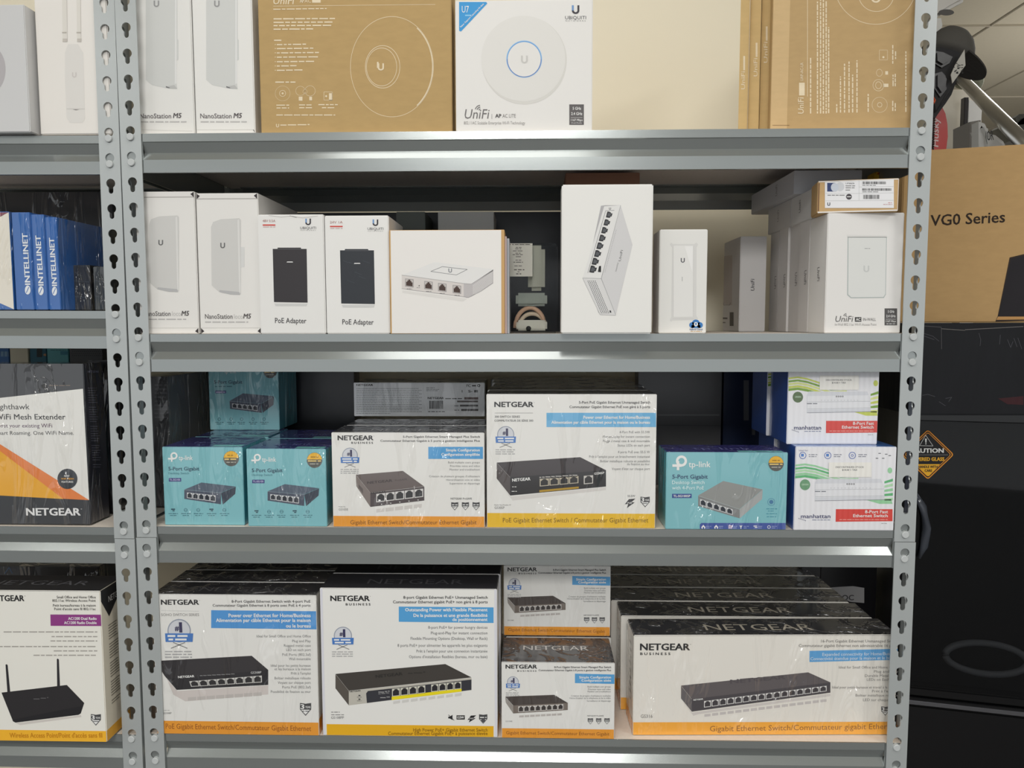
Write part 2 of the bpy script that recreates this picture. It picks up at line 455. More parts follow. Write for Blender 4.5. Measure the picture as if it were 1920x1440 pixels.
#BOXES
# ------------------------------------------------------------------ artwork shared by several boxes
K = (34, 34, 36); GR = (120, 120, 120); LG = (168, 168, 168); WHT = (232, 232, 230)
BLU = (84, 158, 212); ORG = (230, 152, 44); YEL = (228, 182, 40); TEAL = (96, 192, 202); NAVY = (62, 62, 130)
WH = (228, 227, 223)
UB = (226, 225, 221)
def q4(*a): return [(a[0], a[1]), (a[2], a[3]), (a[4], a[5]), (a[6], a[7])]
def ngear(A, x0, x1, y, h, c=K, biz=None, y1=None, bs=None):
    A.text('NETGEAR', x0, x1, y, h, c, 0.035, y1=y1)
    A.text('\u00ae' if False else '*', x1 + 2, x1 + h * .25, y - h * .75, h * .2, c)
    if biz: A.text('B U S I N E S S', biz[0], biz[1], biz[2], biz[3], c, 0.03)
def seal(A, cx, cy, r, sc=1.0, lines=True):
    A.ell(cx, cy, r, r, (150, 156, 170), 1); A.ell(cx, cy, r * .9, r * .9, (206, 208, 214), 2)
    A.text('#', cx - r * .34, cx - r * .02, cy - r * .02, r * .38, (52, 48, 84), 0.05, layer=4); A.text('1', cx + r * .08, cx + r * .22, cy + r * .12, r * .82, (52, 48, 84), 0.05, layer=4)
    A.poly([(cx - r * 1.2, cy + r * .22), (cx + r * 1.2, cy + r * .22), (cx + r * 1.15, cy + r * .95), (cx - r * 1.15, cy + r * .95)], (70, 120, 190), 4)
    A.greek(cx - r * .98, cx + r * .98, cy + r * .56, r * .32, WHT, 5, 3); A.greek(cx - r * .9, cx + r * .9, cy + r * .86, r * .32, WHT, 5, 4)
    A.line([(cx - r * .7, cy + r * 1.5), (cx + r * .5, cy + r * 1.0)], r * .07, GR, 2); A.line([(cx - r * .5, cy + r * 1.0), (cx + r * .7, cy + r * 1.5)], r * .07, GR, 2)
    if lines:
        for k in range(3): A.greek(cx - r * 1.2, cx + r * 1.1, cy + r * (1.85 + .24 * k), r * .2, LG, 2, k)
def shield(A, cx, cy, w, dark=True, three=False):
    h = w * 1.15; c = (70, 70, 72)
    A.poly([(cx - w / 2, cy - h / 2), (cx, cy - h * .44), (cx + w / 2, cy - h / 2), (cx + w / 2, cy), (cx, cy + h / 2), (cx - w / 2, cy)], c, 2)
    A.poly([(cx - w * .38, cy + h * .02), (cx + w * .38, cy + h * .02), (cx + w * .3, cy + h * .12), (cx, cy + h * .4), (cx - w * .3, cy + h * .12)], WHT, 3)
    if three: A.text('3', cx - w * .42, cx - w * .12, cy - h * .04, h * .36, WHT, 0.03); A.text('YEAR', cx - w * .02, cx + w * .45, cy - h * .1, h * .16, WHT, 0.02)
    else: A.greek(cx - w * .38, cx + w * .4, cy - h * .1, h * .2, WHT, 3, 2)
    A.greek(cx - w * .28, cx + w * .3, cy + h * .18, h * .12, c, 4, 5)
def rlines(A, rows, x1, h, c=(130, 130, 130), bold=0.0):
    """right-aligned lines: (text, left x, baseline)"""
    for t, x0, y in rows: A.text(t, x0, x1, y, h, c, bold)
def ulogo(A, cx, cy, w, c=(70, 70, 74), hi=(120, 160, 205), two=True):
    """the U mark: an open cup with a rounded foot"""
    h = w * 1.15; t = w * .26
    out = [(cx - w / 2, cy - h / 2)] + [(cx - w / 2 * math.cos(math.radians(a)), cy + h * .12 + h * .38 * math.sin(math.radians(a))) for a in range(0, 181, 20)] + [(cx + w / 2, cy - h / 2)]
    inn = [(cx + w / 2 - t, cy - h / 2)] + [(cx + (w / 2 - t) * math.cos(math.radians(a)), cy + h * .10 + h * .2 * math.sin(math.radians(a))) for a in range(0, 181, 20)] + [(cx - w / 2 + t, cy - h / 2)]
    A.poly(out + inn, c, 3)
    if two: A.rect(cx - w / 2, cy - h / 2, cx - w / 2 + t, cy + h * .1, hi, 4)
def ubi(A, cx, cy, w, c=(80, 80, 84)):
    """cup mark over the maker's lettering"""
    ulogo(A, cx, cy - w * .32, w * .36, (56, 52, 60), (110, 150, 200))
    A.text('UBIQUITI', cx - w / 2, cx + w / 2, cy + w * .14, w * .155, c, 0.0)
    A.text('N E T W O R K S', cx - w * .48, cx + w * .48, cy + w * .24, w * .05, GR, 0.0)
def unifi(A, x0, x1, y, h, c=(96, 94, 96)):
    A.text('UniFi', x0, x1, y, h, c, 0.0, shear=0.16)
    cx = x0 + (x1 - x0) * .56
    for k, r in enumerate((h * .22, h * .42, h * .62)):
        A.ell(cx + (x1 - x0) * .12, y - h * .86, r, r, c, 3, 95, 165, 30, 1 - .09 * h / r * 1.0)
def nanobox(A, dx, dy, loco, tx0, tx1, ty, sub=True):
    """rounded outdoor radio"""
    if loco:
        pts = [(1500, 400), (1515, 365), (1570, 345), (1700, 338), (1712, 350), (1712, 870), (1705, 882), (1640, 880), (1560, 862), (1505, 815)]
        A.poly([(1706, 540), (1738, 545), (1738, 685), (1706, 690)], (212, 212, 210), 1)
        A.poly([(x + dx, y + dy) for x, y in pts], (206, 205, 202), 1) if False else A.poly([(x + dx, y + dy) for x, y in pts], (204, 203, 200), 2)
        A.poly([(1688 + dx, 352 + dy), (1700 + dx, 345 + dy), (1712 + dx, 870 + dy), (1700 + dx, 868 + dy)], (218, 217, 214), 3)
        A.poly([(1560 + dx, 848 + dy), (1700 + dx, 862 + dy), (1706 + dx, 882 + dy), (1640 + dx, 880 + dy), (1560 + dx, 862 + dy)], (180, 180, 180), 3)
        ulogo(A, 1583 + dx, 532 + dy, 34, (104, 104, 104), two=False)
# ------------------------------------------------------------------ TOP SHELF, main unit
ZA = (0, 0, 3.84); ZB = (470, 0, 4.235); ZC = (840, 0, 4.235); ZD = (1360, 0, 3.4286); ZE = (0, 320, 3.79); ZF = (480, 320, 3.79)
ZG = (940, 310, 3.693); ZH = (1340, 300, 3.31); ZN = (0, 640, 3.79); Z32 = (290, 690, 4.5); Z33 = (610, 690, 4.5); Z34 = (890, 690, 4.5)
Z35 = (1210, 690, 3.918); Z36 = (1680, 580, 3.35); Z37 = (1640, 1000, 3.271); Z38 = (0, 1020, 3.429); Z41 = (290, 1040, 4); Z42 = (590, 1040, 4)
Z43 = (930, 1040, 4); Z44 = (1140, 1040, 3.31)

def nano_big(A, ox):
    # ox shifts the artwork measured on the right-hand box
    A.poly([(1478 + ox, -560), (1700 + ox, -560), (1712 + ox, 100), (1712 + ox, 280), (1720 + ox, 290), (1720 + ox, 430), (1706 + ox, 440), (1706 + ox, 600), (1712 + ox, 640), (1640 + ox, 636), (1530 + ox, 612), (1485 + ox, 575)], (206, 207, 204), 1)
    A.poly([(1690 + ox, -560), (1700 + ox, -560), (1708 + ox, 600), (1694 + ox, 606)], (222, 222, 220), 2)
    A.poly([(1640 + ox, 622), (1690 + ox, 612), (1712 + ox, 640), (1660 + ox, 638)], (186, 186, 184), 2)
    A.poly([(1630 + ox, 620), (1660 + ox, 632), (1655 + ox, 636), (1630 + ox, 630)], (110, 110, 112), 3)
    ulogo(A, 1562 + ox, 28, 40, (150, 150, 150), two=False)
    A.text('NanoStation', 1443 + ox, 1668 + ox, 852, 34, (104, 98, 100), 0.01)
    A.text('M5', 1682 + ox, 1738 + ox, 849, 34, (90, 84, 86), 0.03, shear=.2)
    A.greek(1445 + ox, 1778 + ox, 884, 18, (186, 184, 182), 2, 5)
b = Carton('radio_box', 247, 360, -95, 246, Z1, 0.19, Y=.020, body=UB, bev=.0014)
A = b.face('F', ZA); nano_big(A, -435); A.line([(1010, 934), (1385, 944)], 3, (206, 204, 200), 1)
b.done('white antenna radio box on the top shelf, next to the left upright')
b = Carton('radio_box', 362, 474, -95, 246.4, Z1, 0.19, Y=.018, body=(228, 227, 223), bev=.0014)
A = b.face('F', ZA); nano_big(A, 0); A.line([(1392, 936), (1822, 934)], 3, (200, 198, 194), 1); A.line([(1824, 934), (1836, 950)], 5, (40, 36, 38), 2)
b.done('white antenna radio box on the top shelf, against the brown carton')

KR = (190, 160, 110); KW = (236, 220, 190)
b = Carton('access_point_carton', 486, 847, -34, 246.5, Z1, 0.06, Y=.014, body=KR, fin='kraft', bev=.0012)
A = b.face('F', ZB)
A.text('UniFi', 178, 340, 34, 56, KW, 0.01, shear=.16); A.text('AP', 392, 425, 22, 30, KW, 0.03); A.rect(488, -6, 556, 22, KW, 1); A.text('AC', 428, 480, 22, 30, KW, .0)
A.line([(180, 49), (1466, 36)], 3, KW, 1)
A.greek(180, 604, 80, 16, KW, 2, 1, 74)
for i, (x1, y) in enumerate(((684, 158), (650, 186), (662, 212), (516, 240))): A.greek(182, x1, y, 20, KW, 2, i, y - 3)
A.greek(186, 262, 328, 20, KW, 2, 2)
for i, (x1, y) in enumerate(((440, 362), (498, 394), (548, 428), (556, 462), (506, 498), (382, 532), (412, 566))):
    A.ell(196, y - 8, 4, 4, KW, 2, n=8); A.greek(208, x1, y, 19, KW, 2, i + 9, y - 4)
A.greek(196, 356, 660, 20, KW, 2, 3)
A.ell(254, 742, 60, 60, KW, 1, inner=.97); A.ell(254, 742, 26, 26, KW, 2, inner=.86); A.ell(254, 742, 8, 8, KW, 2)
A.ell(395, 722, 38, 38, KW, 1, inner=.94); A.ell(472, 722, 42, 42, KW, 1, inner=.94); A.rect(382, 768, 412, 800, KW, 2); A.rect(466, 768, 488, 798, KW, 2); A.ell(432, 728, 18, 18, KW, 1, inner=.9)
A.line([(582, 795), (582, 730), (648, 730), (648, 795), (582, 795)], 3, KW, 1); A.rect(622, 740, 648, 798, KW, 1); A.ell(600, 764, 8, 8, KW, 2)
for x0, x1, y in ((204, 306, 842), (206, 306, 864), (384, 484, 840), (386, 488, 862), (538, 692, 838), (566, 664, 862), (204, 672, 920)): A.greek(x0, x1, y, 17, KW, 2, int(x0))
ulogo(A, 214, 998, 24, KW, two=False); A.greek(236, 468, 1000, 17, KW, 2, 8, 995)
A.ell(1122, 530, 331, 400, KW, 1, n=90, inner=.990)
A.ell(1122, 530, 326, 395, KW, 2, -52, 52, 90, .978)
A.ell(1048, 531, 139, 171, KW, 1, n=60, inner=.972); A.ell(1040, 532, 122, 153, KW, 1, n=60, inner=.970)
ulogo(A, 1034, 532, 50, KW, two=False); A.rect(1003, 492, 1016, 540, KW, 4)
b.done('brown kraft carton with white line drawing of a ceiling disc, on the top shelf')

b = Carton('access_point_box', 854.5, 1111, 0, 245, Z1, 0.047, Y=.013, fin='card', body=(228, 226, 222), bev=.0012)
A = b.face('F', ZC)
A.poly([(88, 16), (304, 16), (312, 28), (104, 250), (88, 246)], (50, 150, 212), 1)
A.text('U7', 110, 166, 100, 52, WHT, .0); A.text('New: Support Cascading Hi-data', 104, 286, 220, 18, WHT, .02, y1=34)
A.greek(136, 196, 130, 20, (140, 200, 235), 2, 4, 84)
A.ell(605, 478, 338, 350, (214, 212, 206), 1, n=90); A.ell(598, 466, 334, 340, (222, 220, 215), 2, n=90)
A.ell(605, 470, 143, 149, (178, 204, 228), 3, n=70); A.ell(605, 470, 138, 144, (104, 160, 214), 4, n=70)
A.ell(605, 470, 138, 144, (78, 120, 190), 5, 180, 360, 60, .955)
A.ell(605, 472, 131, 137, (226, 224, 220), 6, n=70)
old = A.put
def put7(u, f, m, l, clamp=True): old(u, f, m, l + 6, clamp)
A.put = put7; ulogo(A, 607, 474, 54, (200, 198, 194), two=False); A.put = old
ubi(A, 1013, 130, 166)
unifi(A, 128, 320, 942, 74, (110, 106, 106)); A.line([(348, 905), (348, 945)], 3, GR)
A.text('AP', 376, 422, 934, 28, (70, 66, 66), .03); A.text('AC LITE', 432, 538, 934, 28, (124, 120, 118))
A.text('802.11AC Scalable Enterprise Wi-Fi Technology', 126, 612, 988, 24, (150, 147, 144))
A.rect(963, 829, 1079, 992, (92, 88, 88), 1)
A.text('5 GHz', 990, 1056, 872, 22, WHT, .02); A.text('2.4 GHz', 978, 1066, 914, 22, WHT, .02); A.line([(975, 934), (1068, 934)], 2, WHT)
A.text('1167 Mbps', 976, 1068, 962, 17, WHT, .01); A.text('Dual-Radio', 980, 1064, 982, 12, (200, 200, 200))
ob = b.done('white access point box with a blue ring on a round disc, blue corner triangle')
# clear film crease across the disc
# ---- three kraft cartons on edge and the big one beside them
for i, (x0, x1, yt, yb, tx, ty0, ty1, lab) in enumerate(((1387, 1404, -40, 241, 120, 575, 460, 'narrow kraft carton edge beside the cream wall gap on the top shelf'),
        (1405, 1426, -60, 241, 200, 492, 375, 'middle one of the three narrow kraft carton edges, top shelf'),
        (1427, 1447, -80, 241, 265, 405, 270, 'narrow kraft carton edge touching the wide brown carton, top shelf'))):
    b = Carton('access_point_carton', x0, x1, yt, yb, Z1, 0.20, Y=.095 + .004 * i, yaw=-.27, body=(212, 182, 128), fin='kraft', bev=.0008)
    A = b.face('F', ZD); e = 6 if i else 8
    A.text('UniFi', tx + 6, tx + 6, ty0, 24, KW, .01, y1=ty1, hv=(-24, 0), shear=.16)
    A.poly([(tx - 5, ty1 - 8), (tx + 7, ty1 - 8), (tx + 7, ty1 - 100), (tx - 5, ty1 - 100)], KW, 1)
    b.done(lab, group='kraft cartons standing on edge')
b = Carton('access_point_carton', 1448, 1721, -120, 239.5, Z1, 0.030, Y=.034, yaw=-.18, body=(192, 162, 116), fin='kraft', bev=.0012)
A = b.face('F', ZD)
A.band(.03, 1, (212, 182, 136), 1, 0, .125); A.line([(303, 806), (412, 806)], 3, (120, 90, 60), 2)
def vt(t, x, y0, y1, h, c=KW, bold=0.0, shear=0): A.text(t, x, x, y0, h, c, bold, y1=y1, hv=(-h, 0), shear=shear)
vt('UniFi', 503, 732, 628, 36, KW, .01, .16); A.rect(474, 532, 510, 614, KW, 1); vt('UAP-AC-LR', 500, 520, 402, 18, KW, .01)
A.line([(528, 620), (528, -60)], 3, KW, 1)
for k, (x, y0, y1) in enumerate(((548, 730, 362), (592, 730, 10), (612, 730, 0), (630, 730, 0), (648, 730, 0), (664, 728, 175), (716, 724, 670), (740, 724, 492), (766, 724, 410), (795, 724, 396), (818, 724, 480), (846, 724, 388), (918, 720, 604), (1076, 410, 290), (1094, 380, 318), (1078, 555, 480), (1092, 555, 470), (1076, 714, 640), (1092, 714, 655), (1160, 720, 330))):
    r = random.Random(k); y = y0
    while y > y1 + 6:
        w = min(r.uniform(10, 40), y - y1); A.rect(x - 4, y - w, x + 4, y, KW, 2); y -= w + 6
A.ell(992, 674, 50, 50, KW, 1, inner=.96); A.ell(992, 674, 16, 16, KW, 1, inner=.8); A.ell(984, 548, 36, 38, KW, 1, inner=.93); A.ell(984, 548, 20, 24, KW, 1, inner=.86); A.ell(990, 468, 20, 24, KW, 1, inner=.9)
A.rect(1014, 538, 1048, 560, KW, 1); A.rect(1028, 458, 1046, 480, KW, 1); A.line([(990, 385), (990, 322), (1042, 322), (1042, 385), (990, 385)], 2, KW, 1); A.ell(1016, 368, 7, 7, KW, 1)
A.ell(965, -110, 268, 268, KW, 1, 180, 360, 90, .988); A.ell(970, -40, 116, 116, KW, 1, 180, 360, 60, .97); A.ell(968, -8, 30, 26, KW, 1, 180, 360, 30, .6)
b.done('wide brown carton with sideways white print on the top shelf, by the right upright')

# ------------------------------------------------------------------ TOP SHELF, left unit
b = Carton('access_point_box', -95, 51, 9, 252, Z1, 0.05, Y=-.012, body=(206, 206, 206), bev=.0012)
A = b.face('F', ZA); A.ell(-90, 500, 130, 180, (180, 176, 178), 1, n=60)
b.done('pale grey box with a round disc print, cut off by the left edge, top shelf')
b = Carton('radio_box', 68, 203, -70, 253, Z1, 0.09, Y=.004, body=(232, 228, 222), bev=.0014)
A = b.face('F', ZA)
A.poly([(444, -200), (478, -200), (480, 300), (452, 300)], (222, 218, 210), 1); A.poly([(548, -200), (582, -200), (584, 300), (556, 300)], (222, 218, 210), 1)
A.line([(480, -200), (486, 300)], 3, (196, 190, 184), 2); A.line([(578, -200), (584, 300)], 3, (196, 190, 184), 2)
for x in (448, 552): A.rect(x, 230, x + 32, 240, (186, 180, 172), 3); A.rect(x + 4, 278, x + 36, 302, (196, 190, 182), 3)
A.poly([(490, 318), (562, 318), (600, 380), (612, 800), (614, 850), (596, 884), (502, 884), (480, 850), (468, 560), (468, 380)], (222, 219, 214), 1)
A.line([(480, 784), (612, 784)], 2, (190, 186, 182), 3); A.poly([(524, 788), (574, 790), (548, 794)], (110, 106, 104), 4)
ulogo(A, 536, 540, 32, (206, 200, 196), two=False)
b.done('tall white box with a twin antenna print, top shelf beside the left-hand upright')

# ------------------------------------------------------------------ SECOND SHELF, main unit
def loco(b, dx, dy, half=False):
    A = b.face('F', ZE); nanobox(A, dx, dy, True, 0, 0, 0)
    x0 = 1458 + dx
    A.text('NanoStation', x0, x0 + 195, 1052 + dy, 33, (96, 92, 92), .01); A.text('loco', x0 + 206, x0 + 268, 1052 + dy, 33, (190, 188, 186))
    A.text('M5', x0 + 272, x0 + 322, 1050 + dy, 33, (84, 80, 80), .03, shear=.2)
    A.greek(x0, x0 + 306, 1082 + dy, 17, (184, 182, 180), 2, 3)
    h = b.H
    A.band(1 - .0085 / h - .0006, 1 - .0085 / h + .0004, (176, 172, 168), 2); A.band(.0088 / h, .0098 / h, (184, 180, 176), 2)
    for sx in (0, 1):
        w = b.W; u = w - .0012 if sx else .0012
        for v0, v1 in ((h - .0008, h - .009), (.0008, .009)):
            u2 = u - .005 if sx else u + .005
            A.put([(u, v0), (u2, v0 * .6 + v1 * .4), (u, v1)], [(0, 1, 2)], mat((52, 46, 46)), 4)
b = Carton('radio_box', 258, 369, 359, 623, Z2, 0.17, Y=.014, body=(226, 224, 220), bev=.0012); loco(b, -440, -20)
b.done('white radio box on the second shelf, partly behind the left upright')
b = Carton('radio_box', 371.5, 487, 362, 624, Z2, 0.20, Y=.012, body=(226, 224, 220), bev=.0012); loco(b, 0, 0)
b.done('white radio box with a rounded device print, left of the two power adapter boxes')

def poe(b, dx, dy, blk, red):
    A = b.face('F', ZF)
    A.text('PoE Adapter', 136 + dx, 358 + dx, 1082 + dy, 36, (78, 76, 78), .01, y1=1084 + dy)
    ubi(A, 371 + dx, 400 + dy * .6, 112)
    A.text(red, 48 + dx, 138 + dx, 365 + dy, 17, (170, 120, 116)); A.rect(48 + dx, 382 + dy, 138 + dx, 391 + dy, (206, 70, 60), 2); A.greek(50 + dx, 138 + dx, 404 + dy, 11, (200, 170, 168), 2, 2)
    A.poly([(x + dx, y + dy) for x, y in ((119, 556), (152, 556), (155, 547), (318, 547), (322, 556), (360, 556), (367, 938), (128, 934))], blk, 1)
    A.poly([(x + dx, y + dy) for x, y in ((152, 556), (322, 556), (322, 560), (152, 560))], (90, 90, 94), 2)
    A.poly([(x + dx, y + dy) for x, y in ((222, 646), (260, 646), (264, 652), (218, 652))], WHT, 2)
    A.poly([(x + dx, y + dy) for x, y in ((130, 944), (367, 944), (360, 962), (140, 962))], (204, 204, 202), 1)
b = Carton('adapter_box', 485.5, 609, 402, 625.5, Z2, 0.11, Y=.005, body=(228, 227, 224), bev=.0014); poe(b, 0, 0, (52, 49, 52), '48V 0.5A')
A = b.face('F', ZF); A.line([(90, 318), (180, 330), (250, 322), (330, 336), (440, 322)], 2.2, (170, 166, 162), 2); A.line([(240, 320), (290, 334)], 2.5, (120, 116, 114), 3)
b.done('white power adapter box with a creased top edge and black block print')
b = Carton('adapter_box', 610.5, 730, 404, 625.5, Z2, 0.13, Y=.005, body=(230, 229, 226), bev=.0014); poe(b, 478, 10, (46, 50, 56), '24V 1A')
A = b.face('F', ZF)
for k, (x, y) in enumerate(((620, 640), (660, 650), (760, 640), (700, 720), (730, 750), (650, 780))): A.line([(x, y), (x + 50, y + 18)], 1.6, (76, 84, 92), 3)
b.done('white power adapter box with black block print, beside the router box')

# router box: white sleeve over kraft
b = Carton('router_box', 731, 946, 431, 627, Z2, 0.055, Y=.001, body=(200, 160, 104), fin='card', bev=.0006, faces={})
A = b.face('F', ZF)
mb = MB()
s0 = b
def sleeve(A):
    A.band(0.0, 1.0, (232, 229, 225), 1, 0.008, .976)
b.part('sleeve', 'F', ZF, lambda A: (sleeve(A), None), label='white printed sleeve')
def routerart(A):
    A.put_layer = 0
    A.poly([(1036, 742), (1262, 652), (1290, 652), (1686, 700), (1684, 712), (1540, 800), (1500, 806)], (226, 225, 223), 2)
    fr = q4(1036, 742, 1476, 802, 1476, 896, 1036, 838)
    A.quad(fr, (214, 208, 204), 2)
    A.poly([(1476, 802), (1530, 806), (1686, 702), (1686, 800), (1532, 894), (1500, 904), (1476, 896)], (188, 184, 184), 2)
    for k in range(8):
        A.line([(1540, 818 + 10 * k), (1680, 724 + 9.5 * k)], 2.4, (226, 224, 222), 3)
    A.line([(1036, 742), (1476, 802), (1530, 806), (1686, 706)], 2.5, (150, 148, 148), 3)
    A.line([(1036, 838), (1120, 850), (1476, 896), (1510, 902), (1600, 856), (1686, 798)], 2.5, (140, 138, 140), 3)
    A.line([(1242, 716), (1324, 682), (1502, 702), (1424, 741), (1242, 716)], 3, (110, 112, 116), 3)
    ulogo(A, 1380, 710, 26, (130, 134, 140), two=False)
    for x0, y0 in ((1060, 766), (1196, 784), (1294, 798), (1398, 812)):
        q = q4(x0, y0, x0 + 60, y0 + 6, x0 + 60, y0 + 64, x0, y0 + 57)
        A.quad(q, (150, 146, 146), 3); A.sub(q, .07, .07, .93, .93, (196, 190, 186), 4)
        A.poly([A.inq(q, a, c) for a, c in ((.12, .88), (.12, .4), (.25, .4), (.25, .24), (.38, .24), (.38, .1), (.62, .1), (.62, .24), (.75, .24), (.75, .4), (.88, .4), (.88, .88))], (70, 52, 46), 5)
        A.greek(x0 + 12, x0 + 50, y0 + 76, 6, (90, 88, 88), 4, 1)
    A.poly([(1154, 820), (1162, 812), (1164, 822)], (40, 40, 40), 4); A.greek(1142, 1168, 834, 6, GR, 4, 2)
    A.poly([(1040, 850), (1476, 905), (1500, 912), (1470, 930), (1040, 868)], (220, 217, 213), 2)
b.part('sleeve', 'F', ZF, routerart, lift=.0006) if False else None
b.ch = []
b.part('sleeve', 'F', ZF, lambda A: (sleeve(A), routerart(A)), label='white printed sleeve')
A = b.face('R', ZF)
b.done('white router box with a four-port router drawing, beside the adapter boxes')

for i, (x0, x1, yt, col, Yy, lab) in enumerate(((946.5, 950, 443, (206, 184, 180), .012, 'pinkish thin card box edge right of the router box'), (950.5, 955, 447, (168, 172, 178), .020, 'grey thin card box edge between router box and clear pack'))):
    b = Carton('card_sleeve', x0, x1, yt, 627, Z2, 0.12, Y=Yy, body=col, bev=.0003); b.done(lab)
# clear clamshell pack in the gap: label, grey device, tan cable coil
root = empty('clamshell_pack', (0, 0, 0))
tag(root, 'clear plastic pack with a white printed slip, grey device and tan cable, second shelf gap', 'package')
YC = .055
def w2(px, py, Y=YC): return at(px, py, Y)
l = w2(957, 456); r = w2(1046, 456); bz = Z2
mb = MB(); mb.box((l.x, YC, bz), (r.x, YC + .05, l.z), mat((235, 238, 240), 'clear'), .003); mb.build('plastic_shell', root)
def plate(name, x0, y0, x1, y1, Y, th, m, bev=.0006, parent=root):
    a = at(x0, y1, Y); c = at(x1, y0, Y); mb = MB(); mb.box((a.x, Y, a.z), (c.x, Y + th, c.z), m, bev); return mb.build(name, parent)
class Flat(Art):
    def __init__(s, mb, Y, Z, fin='card'):
        Art.__init__(s, mb, Matrix.Identity(4), Vector((0, Y, 0)), Vector((1, 0, 0)), Vector((0, 0, 1)), Vector((0, -1, 0)), (99, 99), fin, Z)
    def put(s, uvs, faces, m, layer, clamp=True): Art.put(s, uvs, faces, m, layer, False)
mb = MB(); A = Flat(mb, YC + .0035, ZG)
a = at(940 + 50 / 3.693, 310 + 770 / 3.693, YC + .0035); c = at(940 + 216 / 3.693, 310 + 540 / 3.693, YC + .0035)
mb.box((a.x, YC + .0035, a.z), (c.x, YC + .0039, c.z), mat((228, 222, 208)))
for i, (x0, x1, y, h) in enumerate(((55, 205, 552, 10), (100, 140, 572, 9), (96, 138, 582, 9), (80, 155, 596, 9), (98, 140, 612, 9), (78, 158, 622, 9), (100, 138, 636, 9), (98, 138, 660, 9), (84, 150, 674, 9), (90, 142, 700, 9), (88, 160, 728, 13), (112, 126, 740, 8), (102, 138, 756, 12))): A.greek(x0, x1, y, h, (100, 92, 84), 2, i)
mb.build('printed_slip', root)
plate('device', 990, 460, 1022, 545, YC + .012, .018, mat((176, 176, 160)), .006)
plate('device_base', 967, 549, 1026, 574, YC + .012, .02, mat((150, 156, 146)), .004)
mb = MB(); pts = [at(966 + 28 - 28 * math.cos(t), 615 - 38 * math.sin(t) * (1 if t < 3.2 else 0), YC + .02) for t in [math.pi * k / 18 * 0.9 for k in range(19)]]
mb.tube(pts, .0035, mat((205, 168, 140)), 10)
pts = [at(972 + 26 - 26 * math.cos(t), 618 - 30 * math.sin(t), YC + .024) for t in [math.pi * k / 18 * 0.9 for k in range(19)]]
mb.tube(pts, .0035, mat((214, 196, 172)), 10); mb.build('cable_coil', root)
pl = plate('adapter_block', 968, 600, 1026, 620, YC + .010, .02, mat((206, 204, 190)), .003)
mb = MB(); a = at(991, 616, YC + .0095); mb.tube([a, a + Vector((0, .004, 0))], .0042, mat((30, 30, 32)), 16); mb.build('socket', pl)

b = Carton('switch_box', 1053, 1223.5, 345.5, 627.5, Z2 + .0001, 0.045, Y=-.019, body=(231, 230, 226), bev=.0018)
A = b.face('F', ZG)
A.poly([(586, 770), (690, 280), (720, 276), (825, 276), (908, 550), (792, 1036), (690, 1036), (672, 1020)], (176, 174, 176), 1)
A.poly([(712, 284), (826, 276), (692, 784), (563, 780)], (224, 223, 221), 2)
A.poly([(826, 276), (908, 552), (792, 1036), (690, 784)], (208, 207, 207), 2)
A.poly([(563, 780), (692, 784), (792, 1038), (684, 1034)], (214, 213, 212), 2)
A.line([(563, 780), (692, 784), (826, 276)], 2.4, (150, 150, 152), 3); A.line([(692, 784), (792, 1036)], 2.4, (150, 150, 152), 3); A.line([(563, 780), (684, 1034), (792, 1038)], 2, (168, 166, 168), 3)
A.line([(598, 745), (722, 315), (782, 312)], 2.5, (96, 96, 98), 3)
for k in range(8):
    x = 608 + 115.5 * k / 7; y = 740 - 380 * k / 7
    f = 1 - .02 * k
    P0 = [(0, 0), (12, -46), (30, -46), (31, -42), (40, -41), (40, -32), (54, -31), (46, -6), (36, -6), (34, 4), (22, 4)]
    A.poly([(x + px * f, y + py * f) for px, py in P0], (44, 44, 48), 4); A.poly([(x + px * f * .6 + 10, y + py * f * .55 - 8) for px, py in P0], (86, 88, 92), 5)
A.rect(684, 700, 690, 740, (30, 30, 32), 4); A.poly([(668, 738), (676, 698), (690, 696), (684, 740)], (34, 34, 36), 4)
ulogo(A, 752, 300, 14, (90, 90, 94), two=False)
for k in range(22):
    for j in range(5):
        x = 600 + j * 12.5 + k * 4.4; y = 802 + k * 10.4
        A.ell(x, y, 3.1, 3.6, (52, 52, 56), 4, n=6)
A.poly([(748, 1006), (758, 1004), (762, 1020), (752, 1020)], (40, 40, 42), 4)
vt2 = lambda t, x, y0, x1, y1, h, c: A.text(t, x, x1, y0, h, c, .0, y1=y1, hv=(-h, 0), layer=4)
vt2('UniFi', 826, 665, 842, 588, 16, (96, 96, 98)); vt2('Switch 8 PoE', 796, 736, 812, 676, 9, (120, 120, 122))
r = random.Random(3)
for k in range(26):
    t = k / 26.0; A.rect(716 + 80 * t, 740 - 300 * t, 719 + 80 * t, 735 - 300 * t, (150, 150, 152), 4)
b.done('tall white box with an eight-port switch drawn standing on end, second shelf')

